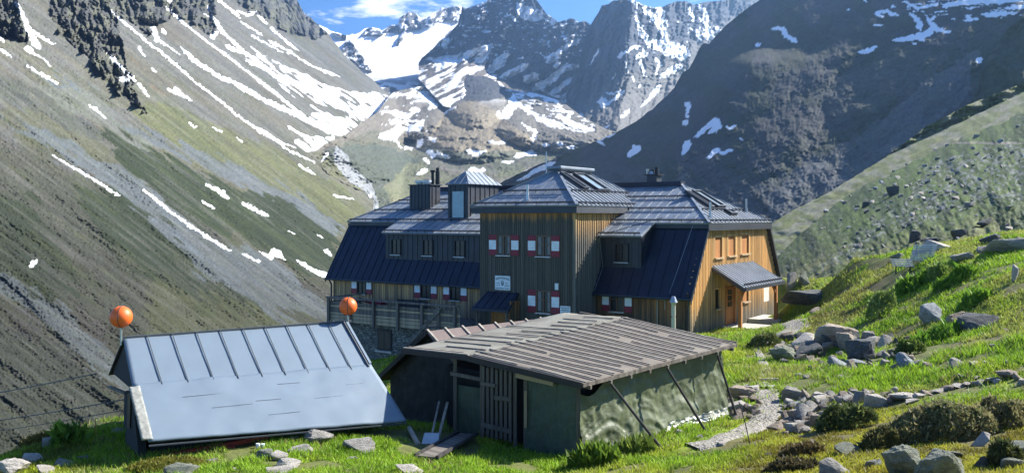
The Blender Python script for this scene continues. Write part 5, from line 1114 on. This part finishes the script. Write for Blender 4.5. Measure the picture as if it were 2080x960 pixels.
# ================================================================ ROCKS
def rock_mat(name, a, b, lich):
    k = NT(name, .9, 0, .25); n = k.noise(2.2, 6, .65); n2 = k.noise(9, 5, .7); st = k.noise(1.0, 4, .6, k.mapv((3, 3, 14)))
    c = k.mix(k.rng(n, .35, .65), a, b); c = k.mix(k.rng(n2, .54, .66, 0, .65), c, lich); c = k.mix(k.rng(st, .5, .7, 0, .4), c, tuple(q*.4 for q in a))
    k.col(c); k.bump(k.math('ADD', n2, st), .9, .07); return k.m
RK = {'g': rock_mat('grey_rock', (.22, .205, .18), (.38, .355, .315), (.42, .40, .36)), 'b': rock_mat('brown_rock', (.25, .20, .155), (.42, .345, .275), (.46, .41, .35)), 'd': rock_mat('dark_rock', (.07, .075, .075), (.13, .135, .13), (.22, .22, .20)),
      'u': rock_mat('blue_grey_rock', (.20, .215, .225), (.36, .375, .38), (.45, .47, .47)), 'p': rock_mat('pale_rock', (.42, .38, .33), (.58, .53, .46), (.30, .28, .24)), 'm': rock_mat('lichened_rock', (.14, .15, .12), (.27, .28, .21), (.32, .33, .24))}
_rk = {}
def rock_mesh(seed, fine=False):
    if (seed, fine) in _rk: return _rk[(seed, fine)]
    r = random.Random(seed); bm = bmesh.new()
    for i in range(11 if fine else 9):
        t = r.random()*6.283; z = r.uniform(-.9, 1); q = math.sqrt(max(0, 1-z*z))**.7; s = r.uniform(.8, 1.1); bm.verts.new((math.cos(t)*q*s, math.sin(t)*q*s, z*s))
    bmesh.ops.convex_hull(bm, input=bm.verts); bmesh.ops.delete(bm, geom=[v for v in bm.verts if not v.link_faces], context='VERTS')
    bmesh.ops.subdivide_edges(bm, edges=bm.edges, cuts=3 if fine else 2, use_grid_fill=True); bmesh.ops.triangulate(bm, faces=bm.faces)
    bmesh.ops.smooth_vert(bm, verts=bm.verts, factor=.45, use_axis_x=True, use_axis_y=True, use_axis_z=True)
    if fine: bmesh.ops.subdivide_edges(bm, edges=bm.edges, cuts=1)
    for v in bm.verts:
        c = v.co; d = (float(ridged(c.x*1.6+seed, c.z*3.2+c.y, seed, 4))-.55)*.16+(float(fbm(c.x*5+seed, c.y*5+c.z*6, seed+5, 3))-.5)*.09
        v.co = c*(1+d)
    xs = [v.co for v in bm.verts]; lo = Vector([min(c[i] for c in xs) for i in range(3)]); hi = Vector([max(c[i] for c in xs) for i in range(3)])
    for v in bm.verts: v.co = Vector([(v.co[i]-lo[i])/(hi[i]-lo[i])*2-1 for i in range(3)])
    me = bpy.data.meshes.new('rock'); bm.to_mesh(me); bm.free(); me.polygons.foreach_set('use_smooth', [False]*len(me.polygons)); _rk[(seed, fine)] = me; return me
_mm = {}
def rock(px, py, w, h, kind, label, group=None, seed=None, name='rock', P=None, dep=.8):
    seed = seed if seed is not None else int(px*7+py*3) % 14; fine = w >= 38
    P = Vector(P or hit(px, py-h*.10)); k = P.y/F; key = (seed, kind, fine)
    if key not in _mm: m = rock_mesh(seed, fine).copy(); m.materials.append(RK[kind]); _mm[key] = m
    o = bpy.data.objects.new(name, _mm[key]); C.objects.link(o); hx = w*k/2*1.04; hz = h*k*.62
    o.scale = (hx, hx*dep, hz); o.location = P+Vector((0, 0, hz*.55)); o.rotation_euler = (0, 0, ((px*13+py) % 7-3)*.10)
    return tag(o, label, 'rock', group)
big = [(1692,704,82,42,'b','largest brown boulder topping the rubble heap beside the gravel path'),(1632,700,52,22,'p','flat pale slab on the upper left of the rubble heap'),(1640,722,70,26,'d','long dark slab under the pale slab on the left of the rubble heap'),
 (1588,737,52,34,'m','mossy rounded rock at the left end of the rubble heap'),(1680,714,24,32,'d','narrow dark upright rock in the middle of the rubble heap'),(1722,710,42,32,'b','brown rock tucked under the right side of the largest boulder'),
 (1752,732,62,42,'d','big dark layered block at the right of the rubble heap'),(1768,707,52,22,'g','grey layered slab on top of the dark layered block'),(1797,705,30,24,'p','pale pointed stone at the upper right end of the rubble heap'),
 (1703,744,42,20,'u','smooth blue grey stone at the front foot of the rubble heap'),(1740,744,36,15,'u','low bluish stone just right of the smooth stone at the foot of the heap'),(1842,748,46,30,'u','blue grey rock with a white sloping top right of the rubble heap'),
 (1866,746,17,13,'g','small grey stone leaning between the blue grey rock and the brown stub'),(1882,750,19,15,'b','small brown stub rock standing alone right of the rubble heap'),(1945,747,42,20,'g','low grey rock half sunk in the middle of the right meadow'),
 (1978,745,24,11,'p','pale flat stone right beside the low grey rock in the meadow'),(2003,743,17,9,'p','rightmost small pale stone of the short meadow row'),
 (1892,662,42,42,'u','upright blue striped boulder at the left of a row of three'),(1931,670,48,36,'b','cracked tan boulder in the middle of a row of three'),(1987,671,84,32,'d','long dark boulder with pale right end in a row of three'),
 (2045,674,14,7,'b','tiny brown stone in the grass right of the three boulders'),(1607,590,26,34,'g','taller grey standing stone on the slope behind the porch'),(1632,582,24,28,'m','shorter standing stone leaning on the taller one behind the porch'),
 (1632,626,84,30,'d','broad dark outcrop in the grass right of the porch'),(1655,638,26,14,'b','small brown stone in front of the broad dark outcrop'),
 (1903,512,74,24,'p','large pale flat boulder right behind the wooden recliner'),(1872,521,34,12,'p','pale low stone under the headrest side of the recliner'),(2008,496,40,20,'d','dark squarish rock on the crest behind the long grey slab'),
 (2050,510,90,26,'g','long sloping grey slab on the crest near the right edge'),(2070,492,22,10,'b','small brown rock on the crest at the far right edge'),(1997,513,26,13,'g','small grey wedge rock left of the long sloping slab'),(1955,530,42,18,'g','rounded light grey rock alone in bright grass below the crest'),
 (1826,528,30,13,'m','weathered low rock beside the foot end of the recliner'),
 (2062,575,14,34,'p','white streaky stone lying in bright grass at the far right'),
 (1830,972,76,66,'m','large mossy grey boulder cut by the bottom edge of the view'),(1912,985,96,72,'m','broad ridged boulder at the bottom right of the large mossy one'),(1724,922,56,20,'m','low lichened rock lying above the bottom grey slab'),
 (1700,968,76,36,'g','flat grey slab at the bottom edge left of the mossy boulders'),(1766,952,26,18,'u','small bluish rock wedged left of the large mossy boulder'),(1781,946,22,14,'u','little bluish stone touching the large mossy boulder'),
 (1932,928,44,14,'m','low greenish rock hidden in moss above the broad ridged boulder'),(1998,952,38,26,'d','smooth dark round stone right of the broad ridged boulder'),(2052,952,48,20,'m','speckled round stone at the bottom right corner'),(1994,906,38,26,'p','pale lichen covered rock below the big heather bush'),
 (2062,922,64,24,'m','long dull rock at the right edge below the heather'),
 (22,968,66,36,'p','big pale boulder in the bottom left corner'),(92,965,34,20,'p','pale rounded stone right of the corner boulder'),(62,938,44,14,'p','flat pale stone above the corner boulder on the edge'),(100,908,36,20,'g','grey stone on the drop edge left of the leafy plant'),
 (122,892,24,20,'g','small grey stone just above the leafy plant on the edge'),(238,879,30,9,'p','low pale stone left of the dark hut end wall'),(132,944,48,12,'g','flat grey stone in grass near the bottom left'),
 (648,899,58,26,'g','larger grey rock under the right part of the blue roof'),(662,886,44,12,'g','thin grey rock resting behind the larger one under the blue roof'),(612,920,46,18,'p','pale jagged rock in the grass in front of the blue roof'),
 (566,936,36,18,'p','upper pale stone of the little stack near the bottom'),(584,950,46,16,'p','middle pale stone of the little stack near the bottom'),(568,964,52,16,'p','lowest pale stone of the little stack near the bottom'),(540,932,38,18,'m','dark mossy stone left of the little pale stack'),
 (727,918,66,24,'g','wide flat rock lying in the shade between the two huts'),(596,894,20,8,'p','tiny pale stone right of the white tubs'),(365,968,66,24,'m','mossy grey rock at the bottom edge left of centre'),(832,962,56,20,'p','pale flat rock at the bottom edge below the ramp'),
 (716,935,22,8,'p','thin pale stone sliver in the shaded grass')]
for i, (px, py, w_, h_, k_, lab) in enumerate(big): rock(px, py, w_, h_, k_, lab, seed={1830: 3, 1912: 68}.get(px, i % 14+20*(i % 3)), name='boulder' if w_ > 40 else 'rock')
wall = [(1500,812,58,26,'b'),(1530,800,32,15,'p'),(1490,835,46,18,'p'),(1520,838,22,18,'b'),(1496,852,32,17,'b'),(1545,822,20,12,'b'),(1480,822,20,14,'b'),(1512,792,26,12,'p')]
for a in wall: rock(*a, 'brown stone in the loose pile left of the lower gravel path by the shed', 'stones left of the lower path')
wall = [(1610,812,44,22,'g'),(1602,798,24,12,'g'),(1640,815,26,24,'b'),(1660,812,32,15,'p'),(1665,824,32,20,'p'),(1682,805,24,10,'g'),(1612,828,26,12,'u'),(1630,832,22,14,'u'),(1648,838,32,22,'p'),(1598,852,24,17,'b'),(1614,856,30,22,'b'),(1634,852,36,30,'p'),(1654,868,28,26,'b'),
 (1575,874,38,19,'b'),(1605,877,28,18,'p'),(1628,880,32,18,'b'),(1648,852,22,15,'b'),(1672,846,24,12,'p'),(1690,832,32,12,'p'),(1590,865,20,12,'b'),(1622,868,22,14,'p'),(1640,868,18,14,'b'),(1585,842,14,8,'g'),(1676,835,16,9,'b'),(1652,826,18,10,'b'),(1626,818,16,9,'b'),(1612,842,16,10,'p'),(1660,852,18,12,'p'),(1596,884,14,8,'b')]
for a in wall: rock(*a, 'angular brown stone in the tumbled pile right of the lower gravel path', 'stones right of the lower path')
wall = [(1717,817,34,20,'b'),(1735,805,22,12,'g'),(1746,822,28,26,'g'),(1778,826,42,24,'p'),(1762,812,22,12,'p'),(1808,820,28,18,'b'),(1832,813,52,16,'p'),(1815,800,16,14,'p'),(1852,819,34,9,'p'),(1868,809,28,9,'p'),(1886,801,34,9,'b'),(1906,797,30,9,'p'),(1926,793,26,10,'b'),(1946,788,26,9,'p'),(1962,785,20,9,'p'),(1977,783,20,9,'p'),(2010,776,30,11,'p'),(2044,771,42,18,'b'),(2068,773,20,15,'b'),(2076,784,24,14,'p'),(1994,780,18,9,'p'),(1796,806,18,8,'b'),(1700,812,16,9,'b'),(2026,779,16,9,'p')]
for a in wall: rock(*a, 'pale stone in the long low row running right across the meadow', 'stones of the long meadow row')
wall = [(1955,766,22,6,'p'),(1985,770,16,6,'p'),(1640,768,22,6,'g'),(1622,765,14,6,'p'),(1712,768,26,5,'p'),(1740,790,16,6,'d'),(1560,776,40,9,'p'),(1568,789,22,6,'p'),(1775,774,14,7,'d'),(1705,725,16,10,'g'),(1660,735,18,9,'b'),(1725,722,14,10,'b'),(1810,720,22,12,'b'),(1830,712,18,10,'b'),(1772,745,20,10,'b'),(1655,708,22,11,'b'),(1620,712,20,9,'b'),(1610,728,18,9,'d'),(1670,740,14,7,'g'),(1850,732,20,7,'p'),
 (2050,740,20,8,'g'),(2020,705,22,6,'g'),(1960,640,14,4,'g'),(1580,700,14,6,'p'),(1500,880,14,6,'g'),(1420,890,16,8,'p'),(1380,880,18,8,'p'),(1650,900,14,7,'b'),(1560,925,16,6,'d'),(700,905,20,7,'g'),(430,940,24,7,'g'),(480,955,18,6,'p'),(300,945,20,6,'g'),(170,930,22,7,'g'),(1465,905,20,7,'p'),(1245,930,20,9,'g')]
for a in wall: rock(*a, 'small half sunken stone scattered in the grass', 'small scattered stones', name='stone')
rp = random.Random(5)
for (x0, y0, x1, y1, n_, ks, lab, grp) in ((1590,805,1690,880,46,'bbgp','angular brown stone in the tumbled pile right of the lower gravel path','stones right of the lower path'),(1690,800,1800,832,22,'bpg','pale stone in the long low row running right across the meadow','stones of the long meadow row'),(1478,800,1545,852,16,'bbp','brown stone in the loose pile left of the lower gravel path by the shed','stones left of the lower path'),(1580,690,1850,752,60,'bgd','small broken stone filling the gaps of the rubble heap','small stones of the rubble heap')):
    for i in range(n_):
        px = rp.uniform(x0, x1); py = rp.uniform(y0, y1); s_ = rp.uniform(11, 25) if grp[:5] == 'small' else rp.uniform(10, 20)
        if grp[0:15] == 'stones right of' and py > 812+(px-1590)*.2+60: continue
        rock(px, py, s_*1.2, s_*.75, rp.choice(ks), lab, grp, name='stone')
far = [(1856,490,24,24,'d','dark pointed crag on the green hillside left above the recliner'),(1942,482,34,18,'d','dark crag on the green hillside right above the recliner'),(1893,492,26,11,'d','dark brown rock directly above the pale boulder behind the recliner'),(2000,456,34,15,'d','dark rock on the hillside above the squarish crest rock'),
 (1742,503,20,12,'g','small grey rock on the hillside left of the recliner'),(1928,505,16,5,'p','thin pale rock on the hillside just above the crest'),(2050,466,18,7,'p','small pale rock on the hillside at the right edge'),(1810,398,26,22,'d','big dark rock in the middle of the shaded hillside'),(1758,420,18,12,'d','smaller dark rock low on the shaded hillside'),(1966,420,16,10,'g','grey rock among the hillside scree')]
for px, py, w_, h_, k_, lab in far:
    D = float(hs_D(np.array([float(px)]), np.array([float(py)]))[0]); P = at(float(px), float(py), D*.995); rock(px, py, w_, h_, k_, lab, name='crag', P=tuple(P))
r5 = random.Random(12); hg = []
for i in range(170):
    if i % 3: px = r5.gauss(1900, 90); py = 610-px*.0+r5.gauss(-225, 40)+(1900-px)*.42
    else: px = r5.uniform(1640, 2075); py = r5.uniform(300, 540)
    D = float(hs_D(np.array([px]), np.array([py]))[0])
    if py > 520-(px-1700)*.10 or D > 285 or D < 36: continue
    s = r5.uniform(4, 10); rock(px, py, s*1.3, s*.8, r5.choice('ggpum'), 'grey block in the scree field on the green hillside', 'scree blocks on the green hillside', name='scree_block', P=tuple(at(px, py, D*.997)), seed=i % 14)
# ================================================================ SHRUBS AND LEAFY PLANTS
LEAF = leaf_mat('shrub_leaves')
def bush(px, py, w, h, ca, cb, n, ls, label, cat='shrub', name='shrub', grp=None, dep=.7, up=.5, D=None):
    P = Vector(hit(px, py)); k = P.y/F; rx = w*k/2; rz_h = h*k*1.0; P = P+Vector((0, rx*dep*.6, 0)); P.z = float(H(P.x, P.y))
    t = thing(name, label, cat, P, 0, grp); r = np.random.default_rng(int(px+py))
    a = r.random(n)*6.283; q = r.random(n)**.5; lump = .75+.5*vn(np.cos(a)*2+5, np.sin(a)*2+px, 3); x = np.cos(a)*q*rx*lump; y = np.sin(a)*q*rx*dep*lump
    top = np.sqrt(np.clip(1-q**2.6, 0, 1))*rz_h*(.65+.6*vn(x*2.2/max(rx, .3)+7, y*2.2/max(rx, .3), int(px))); z = top*(1-.65*r.random(n)**2.2)
    gz_ = H(x+P.x, y+P.y)-P.z; z = z+gz_
    d = r.normal(0, 1, (n, 3)); d[:, 2] = np.abs(d[:, 2])+up; d /= np.linalg.norm(d, axis=1)[:, None]; s = np.cross(d, r.normal(0, 1, (n, 3))); s /= np.linalg.norm(s, axis=1)[:, None]
    l = ls*1.15*(.55+.8*r.random(n)+1.6*(r.random(n) < .05))[:, None]; b = np.stack([x, y, z], -1); v = np.empty((n, 3, 3)); v[:, 0] = b-s*l*.28; v[:, 1] = b+s*l*.28; v[:, 2] = b+d*l
    m = r.random((n, 1)); col = np.ones((n, 4)); col[:, :3] = np.array(ca)*m+np.array(cb)*(1-m); col = np.repeat(col[:, None], 3, 1)
    me = bpy.data.meshes.new('foliage'); me.vertices.add(n*3); me.vertices.foreach_set('co', v.reshape(-1).astype(np.float32)); me.loops.add(n*3); me.polygons.add(n)
    me.loops.foreach_set('vertex_index', np.arange(n*3, dtype=np.int32)); me.polygons.foreach_set('loop_start', (np.arange(n)*3).astype(np.int32))
    me.color_attributes.new('Col', 'FLOAT_COLOR', 'POINT').data.foreach_set('color', col.reshape(-1).astype(np.float32)); me.update(); me.materials.append(LEAF)
    o = bpy.data.objects.new('foliage', me); C.objects.link(o); o.parent = t
    mb = MB()
    for i in range(9):
        aa = i*.7; rr = rx*(.3+.07*i); mb.tube((0, 0, -.1), (math.cos(aa)*rr, math.sin(aa)*rr*dep, rz_h*.6), .014, .006, 5)
    mb.build('stems', W_DARK, t)
J1, J2 = (.17, .20, .06), (.035, .06, .02); HE1, HE2 = (.34, .29, .14), (.07, .10, .03); L1, L2 = (.22, .36, .03), (.09, .20, .02)
bush(1722,874,118,52,J1,J2,9000,.055,'dark green dwarf juniper mound beside the tumbled brown stones')
bush(1935,890,230,58,HE1,HE2,17000,.05,'biggest brown green heather mound right of the juniper mound'); bush(2052,868,130,52,HE1,(.08,.10,.03),9000,.05,'heather mound at the right edge touching the biggest mound')
bush(1802,912,92,38,(.16,.15,.05),(.08,.085,.03),5000,.045,'small dull heather patch just above the large mossy boulder'); bush(1630,925,90,22,(.17,.13,.05),(.09,.07,.03),3500,.045,'low brown heather patch in the yellow moss at the bottom'); bush(1610,958,110,20,(.12,.09,.04),(.05,.05,.02),3500,.045,'dark low heather patch on the bottom edge left of the grey slab')
bush(2045,945,70,44,(.12,.13,.04),(.05,.07,.025),4000,.045,'dark green shrub at the bottom right beside the speckled stone')
bush(1560,705,70,26,(.16,.19,.05),(.08,.10,.03),3500,.06,'tufted grassy shrub between the path bend and the rubble heap')
bush(1850,722,60,36,(.16,.22,.04),(.05,.09,.02),2600,.07,'loose leafy shrub at the right end of the rubble heap')
bush(1793,642,56,44,(.30,.36,.10),(.16,.24,.05),2200,.10,'pale spiky willow bush alone on the bright meadow slope',up=1.5)
bush(1905,568,44,26,(.26,.34,.08),(.14,.22,.04),2200,.09,'pale grassy bush in front of the recliner',up=1.5)
for x, y, w_, h_, lab in ((1955,575,52,26,'broad leafy dock plant below the rounded light grey rock'),(1895,568,44,18,'leafy dock plant just under the pale grassy bush'),(1850,592,60,26,'dark leafy dock patch on the slope left of the dock plants'),(1915,590,26,14,'smallest leafy dock plant between the other dock plants'),(1920,690,120,24,'leafy dock row growing along the front of the three boulders'),(1985,620,60,22,'bright leafy patch above the three boulders')):
    bush(x, y, w_, h_, L1, L2, 1500, .12, lab, 'plant', 'dock_plant', up=.9)
bush(130,908,62,34,L1,(.05,.12,.02),1500,.13,'leafy dark green plant on the drop edge in the bottom left','plant','dock_plant'); bush(70,905,70,18,(.26,.19,.04),(.13,.11,.03),2500,.05,'orange brown low heather on the drop edge at the bottom left')
bush(330,958,150,22,(.24,.23,.03),(.12,.12,.02),5000,.04,'yellow green moss cushion at the bottom in front of the dark end wall',cat='moss cushion',name='moss_cushion')
bush(1210,950,90,30,(.20,.30,.03),(.08,.14,.02),2600,.12,'tall bright grass tussock at the foot of the nearest tarpaulin corner',cat='grass tussock',name='grass_tussock',up=1.8); bush(1290,925,80,20,(.24,.30,.05),(.10,.16,.03),2000,.10,'lower grass tussock right of the tallest one by the tarpaulin',cat='grass tussock',name='grass_tussock',up=1.8)
